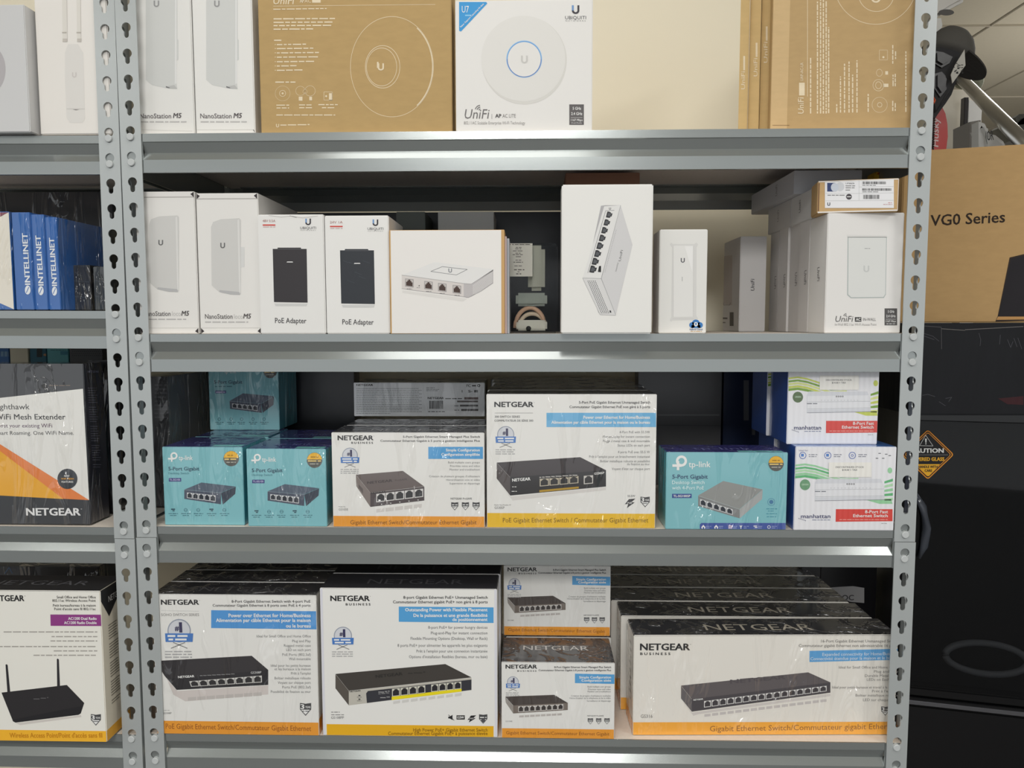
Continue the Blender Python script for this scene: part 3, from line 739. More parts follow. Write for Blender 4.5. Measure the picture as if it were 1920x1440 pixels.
b = Carton('radio_box', 1236, 1325.5, 430, 625.5, Z2, 0.06, Y=.016, body=(226, 225, 221), bev=.0012)
A = b.face('F', ZG)
A.poly([(1166, 548), (1176, 536), (1188, 545), (1335, 545), (1350, 535), (1362, 548), (1352, 570), (1350, 1040), (1362, 1062), (1350, 1078), (1336, 1070), (1184, 1075), (1176, 1084), (1166, 1072), (1176, 1050), (1182, 570)], (214, 213, 210), 1)
A.poly([(1190, 556), (1330, 556), (1328, 1048), (1190, 1050)], (226, 225, 222), 2)
A.line([(1190, 556), (1190, 1050)], 2, (196, 194, 192), 3); A.line([(1330, 556), (1328, 1048)], 2, (196, 194, 192), 3); A.line([(1184, 1062), (1336, 1062)], 2, (200, 198, 196), 3)
A.poly([(1270, 560), (1326, 560), (1322, 740)], (234, 233, 231), 3)
ulogo(A, 1256, 658, 28, (90, 90, 94), two=False); A.line([(1252, 772), (1252, 803)], 2.5, (110, 110, 114), 3)
b.part('cloud_sticker', 'F', ZG, lambda A: (A.ell(1322, 1106, 21, 20, (60, 124, 190), 1), A.ell(1347, 1092, 26, 24, (60, 124, 190), 1), A.ell(1374, 1106, 21, 20, (60, 124, 190), 1), A.rect(1316, 1106, 1378, 1126, (60, 124, 190), 1),
    A.ell(1347, 1100, 14, 15, WHT, 2), A.poly([(1341, 1092), (1353, 1092), (1350, 1106), (1344, 1106)], (60, 124, 190), 3), A.text('Hybrid Cloud', 1304, 1392, 1141, 11, (60, 90, 140), .02), A.greek(1310, 1388, 1152, 8, (200, 160, 110), 2, 1)), label='small blue cloud mark')
b.done('narrow white box with a slim radio drawing and blue cloud mark, second shelf')

# in-wall access point boxes: a row one behind another, each turned the same way
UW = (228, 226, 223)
row = Carton('access_point_box', 1549, 1692, 399, 625.2, Z2, 0.071, Y=.014, body=UW, bev=.0011)
A = row.face('F', ZH)
A.poly([(825, 478), (1068, 478), (1062, 835), (1050, 856), (845, 858), (822, 838)], (178, 186, 184), 1)
A.poly([(830, 482), (1064, 482), (1058, 832), (1047, 850), (848, 852), (828, 834)], (220, 221, 218), 2)
A.poly([(818, 465), (1070, 468), (1068, 480), (825, 480)], (218, 217, 214), 1)
A.greek(930, 966, 552, 7, (150, 150, 150), 3, 1); ulogo(A, 941, 676, 36, (200, 202, 200), two=False)
unifi(A, 746, 854, 1004, 36, (92, 90, 90)); A.rect(870, 975, 910, 1004, (64, 62, 62), 1); A.text('AC', 876, 904, 998, 17, WHT, .03)
A.text('IN-WALL', 920, 1000, 998, 18, (110, 108, 108)); A.text('In-Wall 802.11ac Wi-Fi Access Point', 746, 1004, 1028, 15, (160, 158, 156))
A.rect(1054, 921, 1132, 1026, (88, 86, 86), 1); A.text('5 GHz', 1074, 1114, 948, 15, WHT, .02); A.text('2.4 GHz', 1064, 1122, 976, 15, WHT, .02); A.line([(1062, 988), (1124, 988)], 2, WHT); A.text('1167 Mbps', 1062, 1124, 1006, 11, WHT, .01); A.greek(1066, 1120, 1020, 9, (200, 200, 200), 3, 3)
def sidetext(cr, ax, y0, y1, h, c=(110, 108, 110)):
    """the maker's wordmark running down the left face"""
    A = cr.face('L', ZH); A.text('UniFi', ax, ax, y0, h, c, .0, y1=y1, hv=(h, 0), shear=.1)
sidetext(row, 638, 666, 752, 14)
row.done('front white in-wall access point box with a rounded plate print, second shelf')
dl = [('second white box back in the row behind the front in-wall box', .0725, .000), ('third white box back in the row behind the front in-wall box', .1225, .002), ('fourth white box back in the row, shaded', .1725, -.001), ('last white box of the row, deepest on the second shelf', .2290, .001)]
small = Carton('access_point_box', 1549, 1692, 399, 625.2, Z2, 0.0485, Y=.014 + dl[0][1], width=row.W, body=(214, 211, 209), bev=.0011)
small.O.x = row.O.x; small.loc = small.O + small.X * (small.W / 2) + small.Yd * (small.D / 2)
small.M = Matrix.Translation(small.loc)
A = small.face('L', ZH); w = small.D; h = small.H
def uvtext(cr, k, t, u, v0, v1, ch, c, bold=0.0):
    """vertical lettering placed in metres on a face: across u, from height v0 down to v1"""
    A = cr.face(k); vs, fs, a, b_ = text_mesh(t, bold); L = abs(v1 - v0) / (b_ - a); sg = 1 if v1 > v0 else -1
    A.put([(u + sg * vy * ch / .682, v0 + sg * (vx - a) * L) for vx, vy in vs], fs, mat(c, cr.fin), 3, False)
uvtext(small, 'L', 'UniFi', .020, h * .53, h * .41, .010, (120, 116, 116))
small.mb  # body and print done
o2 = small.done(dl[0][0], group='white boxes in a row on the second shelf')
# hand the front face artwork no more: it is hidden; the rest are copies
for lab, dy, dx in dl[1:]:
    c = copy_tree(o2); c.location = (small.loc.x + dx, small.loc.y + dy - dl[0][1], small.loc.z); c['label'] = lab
# spare in-wall box turned edge-on, left of the row
sp = Carton('access_point_box', 1387, 1436, 443, 621.3, Z2, 0.118, Y=.258, body=(206, 204, 203), bev=.0011)
A = sp.face('F', ZH); A.text('UniFi', 246, 246, 812, 22, (70, 68, 70), .01, y1=740, hv=(-22, 0), shear=.16)
A = sp.face('L', ZH)
A.poly([(50, 600), (110, 590), (108, 900), (52, 892)], (190, 182, 178), 1); A.line([(54, 885), (56, 900), (96, 900), (98, 885)], 2.5, (110, 102, 98), 2)
A.rect(94, 945, 118, 1030, (70, 64, 62), 2); A.greek(32, 80, 990, 20, (90, 84, 82), 2, 1); A.greek(36, 78, 1014, 14, (120, 114, 110), 2, 2)
sp.done('white box showing its edge, set apart left of the row on the second shelf')
# boxes lying on the row
zr = row.top
small_xy = row.O.x
lab = Carton('cable_box', 1533, 1685, 336.5, 397.5, zr, 0.05, Y=.010, yaw=-.17, body=(206, 172, 124), fin='kraft', bev=.0012)
def sl(A):
    A.z(ZH)
    A.rect(684, 122, 1112, 298, (232, 232, 234), 1)
    A.line([(896, 128), (896, 250)], 1.5, (170, 170, 172), 2); A.line([(688, 208), (896, 208)], 1.5, (170, 170, 172), 2); A.line([(896, 168), (1110, 164)], 1.5, (170, 170, 172), 2); A.line([(896, 208), (1110, 204)], 1.5, (170, 170, 172), 2); A.line([(688, 254), (1110, 250)], 1.5, (170, 170, 172), 2)
    A.rect(698, 142, 748, 196, (44, 62, 110), 2); A.ell(745, 170, 24, 27, (200, 206, 216), 3, n=24); A.ell(778, 166, 26, 28, (206, 208, 212), 2, n=24)
    A.text('UFIBER', 812, 868, 150, 9, (80, 80, 84)); A.greek(812, 876, 164, 9, GR, 3, 4); A.greek(812, 868, 176, 9, GR, 3, 5); A.greek(812, 840, 190, 9, GR, 3, 6)
    A.greek(700, 806, 222, 9, GR, 3, 7); A.ell(833, 228, 18, 18, (70, 66, 70), 3, n=20); A.greek(820, 846, 232, 10, WHT, 4, 1)
    A.barcode(916, 1066, 134, 150, K, n=34, seed=3); A.greek(916, 1000, 160, 8, GR, 3, 9); A.barcode(916, 1098, 176, 191, K, n=44, seed=5); A.greek(916, 1020, 201, 8, GR, 3, 2); A.barcode(922, 1026, 216, 242, K, n=24, seed=8)
    ulogo(A, 708, 274, 18, (50, 50, 60), two=False); A.greek(1076, 1100, 268, 6, (200, 110, 110), 3, 1); A.greek(1046, 1102, 278, 6, (190, 130, 130), 3, 2)
lab.part('shipping_label', 'F', ZH, sl, fin='card', label='white barcode label')
def edge(A):
    A.fin = 'card'
    A.band(0, .07, (228, 224, 218), 1); A.band(.94, 1, (228, 224, 218), 1); A.band(0, 1, (228, 224, 218), 1, .982, 1); A.band(.06, .94, (120, 86, 56), 1, 0, .028)
lab.part('sleeve', 'F', ZH, edge, fin='card', label='white sleeve edge')
lab.done('small brown box with a white barcode label, lying on the white row')
for nm, xl, xr, yt, yb, z0, Y, D, w, lb, col in (
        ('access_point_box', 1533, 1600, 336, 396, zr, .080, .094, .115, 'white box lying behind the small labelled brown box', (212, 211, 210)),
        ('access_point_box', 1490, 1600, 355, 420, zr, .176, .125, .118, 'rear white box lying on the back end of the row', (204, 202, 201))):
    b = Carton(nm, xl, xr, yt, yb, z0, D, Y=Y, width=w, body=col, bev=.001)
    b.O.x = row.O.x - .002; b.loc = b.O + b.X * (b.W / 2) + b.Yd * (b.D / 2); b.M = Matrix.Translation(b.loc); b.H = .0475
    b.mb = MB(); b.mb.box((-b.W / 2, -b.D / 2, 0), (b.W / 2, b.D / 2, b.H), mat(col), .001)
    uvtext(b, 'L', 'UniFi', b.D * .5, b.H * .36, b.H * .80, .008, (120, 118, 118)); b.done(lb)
    zt = z0 + .0475
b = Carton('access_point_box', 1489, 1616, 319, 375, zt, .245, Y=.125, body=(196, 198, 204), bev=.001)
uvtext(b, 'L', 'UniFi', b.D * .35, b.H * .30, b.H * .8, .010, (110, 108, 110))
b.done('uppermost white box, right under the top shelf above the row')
yz = zt
# yellow and black striped bit of packing tape lying behind
b = Carton('tape_bundle', 1640, 1672, 322, 352, zt, .03, Y=.16, body=(206, 168, 50), bev=.002)
A = b.face('F', ZH)
A.poly([(985, 60), (1000, 60), (985, 90), (970, 90)], (60, 40, 30), 1); A.poly([(1020, 60), (1035, 60), (1020, 90), (1005, 90)], (170, 60, 40), 1)
b.done('yellow striped packet behind the small labelled box', 'packet')
# stock at the back of the second shelf
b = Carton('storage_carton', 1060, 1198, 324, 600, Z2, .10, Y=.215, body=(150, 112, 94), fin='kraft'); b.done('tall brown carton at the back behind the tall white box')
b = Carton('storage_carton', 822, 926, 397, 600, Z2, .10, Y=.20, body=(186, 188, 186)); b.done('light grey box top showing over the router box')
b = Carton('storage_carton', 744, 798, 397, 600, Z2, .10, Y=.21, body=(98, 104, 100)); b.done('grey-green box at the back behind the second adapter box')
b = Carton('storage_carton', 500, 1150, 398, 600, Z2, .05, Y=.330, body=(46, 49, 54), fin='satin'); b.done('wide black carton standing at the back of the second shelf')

# ------------------------------------------------------------------ SECOND SHELF, left unit
IB = (38, 96, 168)
for i, (x0, x1, yt, yb, lab) in enumerate(((24, 60, 398, 581, 'first blue spine box with a white lettering spine, next to the pale face'), (61.5, 86, 402, 581, 'middle blue spine box of the three on the left unit'), (87.5, 110, 407, 580, 'third blue spine box, beside the dark boxes'))):
    b = Carton('switch_box', x0 + (2 if i == 0 else 0), x1, yt, yb, LZ2, .13, Y=.006 + .003 * i, body=IB, fin='wrap', bev=.0008)
    A = b.face('F', ZE); bx = (212, 306, 402)[i]; ty = (445, 462, 478)[i]; by = (810, 815, 818)[i]
    tx = (196, 276, 374)[i] + 20
    A.text('INTELLINET', bx + 4, bx - 18, by, 34 - i, (226, 230, 234), .03, y1=ty, hv=(-36 + i, 0))
    A.ell(bx - 14, by + 38, 20 - i, 32, (226, 230, 234), 3, n=24); A.line([(bx - 24, by + 58), (bx - 6, by + 18)], 5, IB, 4)
    if i == 0:
        A = b.face('F', ZE)
    b.done(lab, group='blue switch boxes on the left unit')
b = Carton('switch_box', -110, 22, 397, 581, LZ2, .13, Y=.004, body=IB, fin='wrap', bev=.0008)
A = b.face('F', ZE); A.poly([(-450, 540), (90, 296), (92, 300), (135, 985), (130, 992), (-450, 760)], (226, 220, 206), 1); A.poly([(-120, 300), (60, 296), (0, 330), (-120, 380)], (120, 40, 60), 1)
b.done('blue box with a pale front panel, left edge of the photo, middle shelf')
for nm, x0, x1, yt, yb, z0, Y, D, col, lab in (
        ('storage_carton', 126, 170, 497, 579, LZ2, .05, .09, (34, 36, 40), 'black box low beside the blue spine boxes'),
        ('storage_carton', 176, 197, 500, 579, LZ2, .05, .09, (40, 46, 48), 'narrow dark box just left of the left-hand upright'),
        ('storage_carton', 153, 200, 425, 490, LZ2 + .068, .20, .12, (52, 62, 66), 'dark film-wrapped box at the back of the left unit middle shelf'),
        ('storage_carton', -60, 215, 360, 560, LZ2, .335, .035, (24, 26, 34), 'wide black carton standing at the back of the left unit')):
    if nm and Y == .20: 
        z0 = LZ2
    b = Carton(nm, x0, x1, yt, yb, z0, D, Y=Y, body=col, fin='wrap'); A = b.face('F', ZE)
    for k in range(3): A.line([(x0 * 3.79 + 10, 670 + 110 * k), (x1 * 3.79 - 10, 680 + 112 * k)], 4, (64, 70, 76), 2) if yt > 490 else None
    b.done(lab)
# ------------------------------------------------------------------ THIRD SHELF, main unit
TT = (124, 184, 192)
def badge(A, cx, cy, r):
    A.ell(cx, cy, r, r, (92, 92, 88), 1, n=40); A.ell(cx, cy, r * .97, r * .97, (232, 180, 56), 2, 0, 180, 60)
    A.rect(cx - r, cy - r * .1, cx + r, cy + r * .22, (92, 92, 88), 3); A.greek(cx - r * .85, cx + r * .85, cy + r * .2, r * .3, (236, 204, 120), 4, 3); A.greek(cx - r * .5, cx + r * .5, cy - r * .35, r * .2, (150, 110, 30), 4, 5); A.greek(cx - r * .6, cx + r * .6, cy + r * .55, r * .2, (190, 190, 180), 4, 6)
def tpmark(A, x, y, s, c=WHT):
    """cross-and-loop mark: a cross arm joined to a round letter"""
    A.ell(x + s * .62, y - s * .62, s * .38, s * .38, c, 3, n=30, inner=.55)
    A.rect(x + s * .30, y - s * .62, x + s * .47, y, c, 4); A.rect(x, y - s * .40, x + s * .62, y - s * .22, c, 5)
def tpdev(A, top, fr, side, n, a0, a1, cols):
    A.quad(top, cols[0], 1); A.quad(fr, cols[1], 1); A.quad(side, cols[2], 1)
    A.line([fr[0], fr[1]], 2.5, cols[3], 2)
    A.ports(fr, a0, a1, n, .26, .84, (214, 216, 218), (38, 44, 54), .08)
def tpfront(b, dx, dy):
    A = b.face('F', Z32)
    sh = lambda pts: [(x + dx, y + dy) for x, y in pts]
    tpmark(A, 114 + dx, 790 + dy, 80); A.text('tp-link', 204 + dx, 322 + dx, 776 + dy, 38, WHT, .01)
    A.text('5-Port Gigabit', 118 + dx, 376 + dx, 864 + dy, 30, (44, 74, 96), .015); A.text('Desktop Switch', 118 + dx, 290 + dx, 896 + dy, 18, (70, 130, 142))
    A.rect(120 + dx, 928 + dy, 224 + dx, 958 + dy, (50, 56, 120), 1); A.text('TL-SG105', 128 + dx, 216 + dx, 950 + dy, 15, (190, 190, 226), .02)
    badge(A, 646 + dx, 764 + dy, 65)
    tpdev(A, sh(q4(250, 1026, 395, 966, 685, 1000, 560, 1052)), sh(q4(250, 1028, 560, 1054, 560, 1150, 250, 1104)), sh(q4(560, 1054, 685, 1002, 680, 1062, 575, 1152)), 5, .07, .86, ((84, 96, 112), (74, 82, 98), (58, 66, 80), (140, 150, 160)))
    for k in range(5):
        cx = (155, 262, 368, 478, 588)[k] + dx
        if k in (0, 3): A.rect(cx - 16, 1186 + dy, cx + 18, 1196 + dy, (44, 74, 90), 2); A.rect(cx - 4, 1200 + dy, cx + 14, 1208 + dy, (44, 74, 90), 2)
        else: A.ell(cx, 1198 + dy, 15, 15, (52, 100, 116), 2, n=20, inner=.8); A.line([(cx - 12, 1198 + dy), (cx + 12, 1198 + dy)], 2.5, (52, 100, 116), 3)
        A.greek(cx - 38, cx + 42, 1232 + dy, 10, (52, 104, 118), 2, k); A.greek(cx - 26, cx + 30, 1248 + dy, 10, (52, 104, 118), 2, k + 3)
def tptop(b, Z=Z32, txt=(360, 640, 632), patch=None):
    A = b.face('T', Z)
    w, d = b.W, b.D
    A.put([(w * .60, d * .04), (w * .97, d * .04), (w * .97, d * .20), (w * .60, d * .20)], [(0, 1, 2, 3)], mat((130, 206, 206), 'wrap'), 1)
    vs, fs, a, c = text_mesh('tp-link', .01); sx = w * .5 / (c - a)
    A.put([(w * .25 + (vx - a) * sx, d * .34 + vy * .030) for vx, vy in vs], fs, mat((120, 124, 180), 'wrap'), 2, False)
TF = {'T': (56, 54, 118), 'L': (88, 176, 186), 'R': (76, 160, 176), 'B': (40, 100, 130)}
tp = Carton('switch_box', 306.5, 456.5, 838, 984.5, Z3, 0.105, fin='wrap', body=TT, faces=TF); tpfront(tp, 0, 0); tptop(tp)
o = tp.done('small teal switch box with round gold badge, front row beside the left upright', group='small teal switch boxes')
t2 = Carton('switch_box', 463.5, 612, 841.5, 987, Z3, 0.105, fin='wrap', body=TT, faces=TF); tpfront(t2, 703, 14); tptop(t2)
t2.done('small teal switch box in the front row, between its teal twin and the orange-banded box', group='small teal switch boxes')
back = tp.again(.004, .108, 0, 'small teal switch box in the rear row, carrying another box'); 
back2 = t2.again(-.004, .108, 0, 'small teal switch box in the rear row behind the second front one')
zt = tp.top
t3 = Carton('switch_box', 392, 526, 680, 806, tp.top + .0003, 0.105, fin='wrap', body=TT, faces=TF, width=tp.W)
A = t3.face('F', Z32)
A.text('tp-link', 590, 690, 44, 36, WHT, .01); A.text('5-Port Gigabit', 502, 740, 132, 28, (44, 74, 96), .015); A.greek(508, 660, 162, 16, (60, 120, 134), 2, 2)
A.rect(511, 190, 603, 214, (50, 56, 120), 1); A.greek(518, 596, 210, 16, (190, 190, 226), 3, 1); badge(A, 975, 30, 56)
tpdev(A, q4(632, 278, 745, 214, 1008, 238, 900, 300), q4(632, 280, 900, 302, 905, 378, 636, 344), q4(900, 302, 1008, 240, 1002, 310, 912, 378), 5, .07, .88, ((84, 96, 112), (74, 82, 98), (58, 66, 80), (140, 150, 160)))
for k in range(5):
    cx = (546, 645, 734, 830, 924)[k]; A.ell(cx, 432, 13, 13, (46, 84, 100), 2, n=16, inner=.75); A.greek(cx - 34, cx + 36, 462, 10, (46, 90, 104), 2, k); A.greek(cx - 24, cx + 26, 476, 10, (46, 90, 104), 2, k + 4)
t3.done('small teal switch box stacked on top of the rear row, third shelf')
# dark boxes at the back left
b = Carton('storage_carton', 268, 317, 706, 900, Z3, .20, Y=.130, body=(44, 46, 50), fin='wrap', faces={'R': (120, 122, 126)}); A = b.face('F', Z32)
for k in range(9): A.greek(0, 110, 150 + 34 * k, 18, (78, 80, 84), 2, k)
b.done('dark box with a grey right side, behind the left upright on the third shelf')
b = Carton('storage_carton', 346, 396, 690, 850, Z3, .05, Y=.330, body=(26, 27, 30), fin='wrap'); b.done('black box at the back left of the third shelf, left of the stacked teal box')

NF = {'T': (46, 46, 50), 'B': (40, 40, 42), 'L': (222, 216, 206), 'R': (224, 222, 218), 'K': (40, 40, 42)}
def sideband(b, c, v=.12, ks=('L', 'R')):
    for k in ks: b.face(k).band(0, v, c, 1)
def toplogo(b, u0, u1, v, h, c=(170, 170, 170), t='NETGEAR'):
    A = b.face('T'); vs, fs, a, e = text_mesh(t, .035); sx = b.W * (u1 - u0) / (e - a)
    A.put([(b.W * u0 + (vx - a) * sx, b.D * v + vy * h) for vx, vy in vs], fs, mat(c, b.fin), 2, False)
g = Carton('switch_box', 623, 908.5, 811, 988.5, Z3, 0.082, fin='wrap', body=WH, faces=NF)
A = g.face('F', Z33); A.band(0, .122, ORG, 1); sideband(g, ORG)
ngear(A, 106, 404, 608, 38, K, (220, 402, 638, 15))
rlines(A, (('5-Port Gigabit Ethernet Smart Managed Plus Switch', 656, 588), ('Commutateur Ethernet Gigabit \u00e0 5 ports \u00e0 gestion intelligente Plus', 465, 622)), 1304, 17, (60, 60, 62), .012)
A.rect(869, 665, 1330, 767, BLU, 1); rlines(A, (('Simple Configuration', 1018, 703), ('Configuration simplifi\u00e9e', 980, 740)), 1303, 22, WHT, .03)
seal(A, 208, 738, 66)
rlines(A, (('Build multiple users groups', 1036, 804), ('Prioritize voice and video', 1053, 834), ('Monitor and troubleshoot', 1048, 864), ("Cr\u00e9ation de plusieurs groupes d'utilisateurs", 876, 921), ('Hi\u00e9rarchisation voix et vid\u00e9o', 1020, 951), ('Supervision et d\u00e9pannage', 1048, 981)), 1304, 16)
A.quad(q4(258, 900, 655, 868, 835, 1000, 380, 1052), (104, 94, 92), 1); fr = q4(380, 1054, 835, 1002, 835, 1118, 380, 1172)
A.quad(fr, (78, 70, 72), 1); A.quad(q4(258, 902, 380, 1054, 380, 1172, 262, 998), (128, 118, 114), 1); A.poly([(280, 980), (318, 1020), (318, 1062), (284, 1012)], (96, 88, 86), 2)
A.ports(fr, .105, .985, 5, .12, .72, (214, 212, 210), (52, 52, 54), .06); A.text('NETGEAR', 386, 510, 1062, 13, (40, 38, 38), .02, y1=1047); A.text('NETGEAR', 356, 566, 978, 20, (70, 62, 62), .03, y1=958); A.text('ProSAFE', 590, 690, 955, 14, (80, 70, 70), y1=945)
for k in range(5): A.rect(470 + 77 * k, 1146 - 9 * k, 480 + 77 * k, 1152 - 9 * k, WHT, 3)
for k in range(5): A.poly([(430 + 79 * k, 1190 - 9 * k), (498 + 79 * k, 1182 - 9 * k), (496 + 79 * k, 1212 - 9 * k), (430 + 79 * k, 1220 - 9 * k)], (206, 202, 198), 1)
A.text('Model No.', 112, 172, 1174, 9, GR); A.text('GS105E', 112, 192, 1202, 18, GR)
A.text('NETGEAR ProSAFE', 1058, 1236, 1109, 15, (84, 84, 86), .01)
for k in range(3): shield(A, 1092 + 90 * k, 1166, 60)
A.text('Gigabit Ethernet Switch/Commutateur Ethernet Gigabit', 212, 1276, 1318, 34, (120, 76, 30), .005)
toplogo(g, .24, .76, .22, .032)
g.done('white switch box with orange foot band and five-port switch print, third shelf', group='orange-banded switch boxes on the third shelf')
g.again(.003, .085, 0, 'switch box in second row, hidden below the grey label-side box')
gb = Carton('switch_box', 663.5, 909, 717.5, 780.5, g.top + .0003, .10, fin='wrap', body=(238, 240, 242), faces={'T': (66, 68, 70), 'L': (40, 42, 44), 'R': (40, 42, 44), 'B': (30, 30, 32)})
A = gb.face('F', Z33)
A.text('NETGEAR', 262, 402, 151, 15, K, .035)
for k in range(15): A.greek(262, 790 + 25 * (k % 2) - (240 if k == 14 else 0), 176 + 15 * k, 7, (110, 112, 112), 2, k)
A.greek(852, 924, 171, 8, (90, 92, 92), 2, 1); A.greek(852, 960, 184, 7, (100, 102, 102), 2, 2); A.greek(852, 950, 194, 7, (100, 102, 102), 2, 3)
A.text('FC', 1192, 1226, 160, 22, K, .02); A.greek(1238, 1270, 158, 24, (70, 70, 72), 2, 4); A.ell(1294, 148, 13, 13, K, 3, n=16, inner=.5); A.text('S-', 1206, 1240, 206, 20, K, .03); A.rect(1256, 186, 1286, 206, (80, 82, 82), 2); A.rect(1150, 186, 1158, 206, (120, 120, 120), 2)
A.text('NETGEAR', 864, 1000, 262, 17, K, .035); A.greek(1012, 1160, 264, 15, K, 2, 7); A.rect(1172, 246, 1290, 266, (110, 92, 88), 2); A.rect(1112, 275, 1288, 289, (100, 90, 88), 2)
A.barcode(878, 994, 276, 344, K, n=24, seed=6); A.greek(868, 1008, 373, 13, (60, 60, 62), 2, 1); A.rect(1136, 309, 1288, 325, (90, 88, 88), 2); A.rect(1146, 346, 1290, 362, (84, 82, 82), 2); A.greek(1088, 1130, 324, 12, (90, 90, 90), 2, 2); A.greek(1088, 1130, 360, 12, (90, 90, 90), 2, 3)
gb.done('silver-faced box lying on its side with small print and a barcode, third shelf')

n3 = Carton('switch_box', 912.5, 1230, 739, 990, Z3, 0.072, fin='wrap', body=WH, faces=NF)
A = n3.face('F', Z34); A.band(0, .114, (230, 184, 40), 1); sideband(n3, (230, 184, 40))
ngear(A, 168, 496, 328, 42); A.line([(170, 379), (492, 379)], 2.5, GR); A.text('300 SWITCH SERIES', 170, 382, 419, 17, (90, 90, 92), .01); A.text('COMMUTATEUR DE S\u00c9RIE 300', 168, 494, 452, 17, (90, 90, 92), .01)
rlines(A, (('5-Port PoE Gigabit Ethernet Unmanaged Switch', 880, 300), ('Commutateur Gigabit Ethernet PoE non g\u00e9r\u00e9 \u00e0 5 ports', 800, 338)), 1480, 21, (66, 66, 68), .012)
A.poly([(606, 378), (1530, 378), (1530, 498), (606, 498)], (110, 176, 218), 1); rlines(A, (('Power over Ethernet for Home/Business', 918, 428), ('Alimentation par c\u00e2ble Ethernet pour la maison ou le bureau', 648, 470)), 1478, 25, WHT, .03)
seal(A, 262, 562, 72)
rlines(A, (('4-Port PoE with 55.5W', 1222, 550), ('Plug-and-play for instant connection', 1080, 588), ('Rugged metal case & wall mountable', 1084, 625), ('Status LEDs on each port', 1206, 662), ('4 ports PoE avec 55.5 W', 1208, 718), ("Pr\u00eat \u00e0 l'emploi pour un branchement instantan\u00e9", 966, 757), ('Bo\u00eetier m\u00e9tallique robuste et possibilit\u00e9', 1060, 795), ('de fixation au mur', 1286, 820), ("Voyant d'\u00e9tat sur chaque port", 1156, 860)), 1478, 20)
A.quad(q4(186, 798, 890, 752, 1108, 862, 300, 922), (62, 56, 58), 1); A.quad(q4(186, 800, 300, 924, 300, 1076, 186, 932), (84, 78, 78), 1); fr = q4(300, 922, 1108, 862, 1108, 1000, 300, 1076); A.quad(fr, (42, 40, 42), 1)
A.text('NETGEAR', 318, 470, 958, 24, WHT, .035, y1=946); A.text('GS305P', 1008, 1092, 900, 18, WHT, .02, y1=893, shear=.15)
A.ports(fr, .305, .715, 4, .22, .64, (190, 180, 160), (44, 42, 42), .06); A.ports(fr, .765, .868, 1, .24, .74, (200, 196, 190), (44, 42, 42), .06)
A.poly([(546, 1030), (878, 1000), (878, 1016), (546, 1048)], (176, 140, 40), 3); A.greek(546, 866, 926, 12, (200, 196, 190), 3, 3, 906); A.greek(546, 866, 938, 9, (170, 166, 160), 3, 5, 918)
A.greek(316, 352, 1006, 10, WHT, 3, 1); A.greek(312, 356, 1044, 10, WHT, 3, 2)
A.poly([(200, 960), (300, 1085), (1108, 1006), (1108, 1030), (320, 1118)], (212, 208, 204), 0)
A.text('Model No./Mod\u00e8le N\u00b0', 166, 308, 1160, 10, GR); A.text('GS305P', 168, 252, 1188, 20, GR); A.text('55.5W', 1290, 1354, 1088, 17, (84, 84, 86))
A.poly([(1302, 1106), (1356, 1102), (1322, 1132), (1350, 1134), (1284, 1182), (1296, 1146), (1266, 1150)], (54, 52, 54), 1); A.text('PoE', 1290, 1326, 1144, 13, WHT, .03)
shield(A, 1438, 1130, 78, three=True)
A.text('PoE Gigabit Ethernet Switch / Commutateur Gigabit Ethernet', 238, 1464, 1302, 38, (122, 92, 30), .005)
n3.done('white switch box with yellow foot band and five-port switch print, third shelf', group='yellow-banded switch boxes on the third shelf')
for k, (dx, nm) in enumerate(((-.002, 'black-topped box directly behind the yellow-banded box'), (.002, 'black-topped box third back behind the yellow-banded box'), (-.003, 'black-topped box fourth back behind the yellow-banded box'), (-.009, 'rearmost black-topped box behind the yellow-banded box'))):
    n3.again(dx, .0745 * (k + 1), 0, nm)

t4 = Carton('switch_box', 1248.5, 1475.5, 848, 992.7, Z3, 0.072, fin='wrap', body=TT, faces=TF)
A = t4.face('F', Z35)
tpmark(A, 198, 750, 108); A.text('tp-link', 318, 478, 728, 42, WHT, .01)
A.text('5-Port Gigabit', 198, 458, 812, 29, (34, 60, 100), .015); A.text('Desktop Switch', 196, 434, 852, 25, (224, 240, 240), .005); A.text('with 4-Port PoE', 196, 430, 892, 25, (224, 240, 240), .005)
A.rect(196, 924, 340, 955, (48, 74, 140), 1); A.text('TL-SG1005P', 206, 330, 948, 16, WHT, .02); badge(A, 960, 702, 56)
tpdev(A, q4(388, 936, 572, 830, 862, 892, 692, 1036), q4(388, 938, 692, 1038, 692, 1104, 388, 1014), q4(692, 1038, 862, 894, 858, 962, 694, 1104), 5, .04, .84, ((142, 144, 142), (128, 130, 130), (164, 166, 166), (180, 184, 184)))
A.ell(925, 984, 28, 28, (84, 140, 170), 2, n=30, inner=.88); A.ell(925, 984, 15, 15, (70, 120, 160), 2, n=20)
for x0, x1, y in ((888, 968, 1038), (900, 950, 1054), (888, 966, 1074), (892, 960, 1096)): A.greek(x0, x1, y, 10, (60, 140, 160), 2, x0)
A.poly([(400, 1186), (400, 1150), (412, 1138), (1032, 1138), (1032, 1188)], (62, 84, 156), 1)
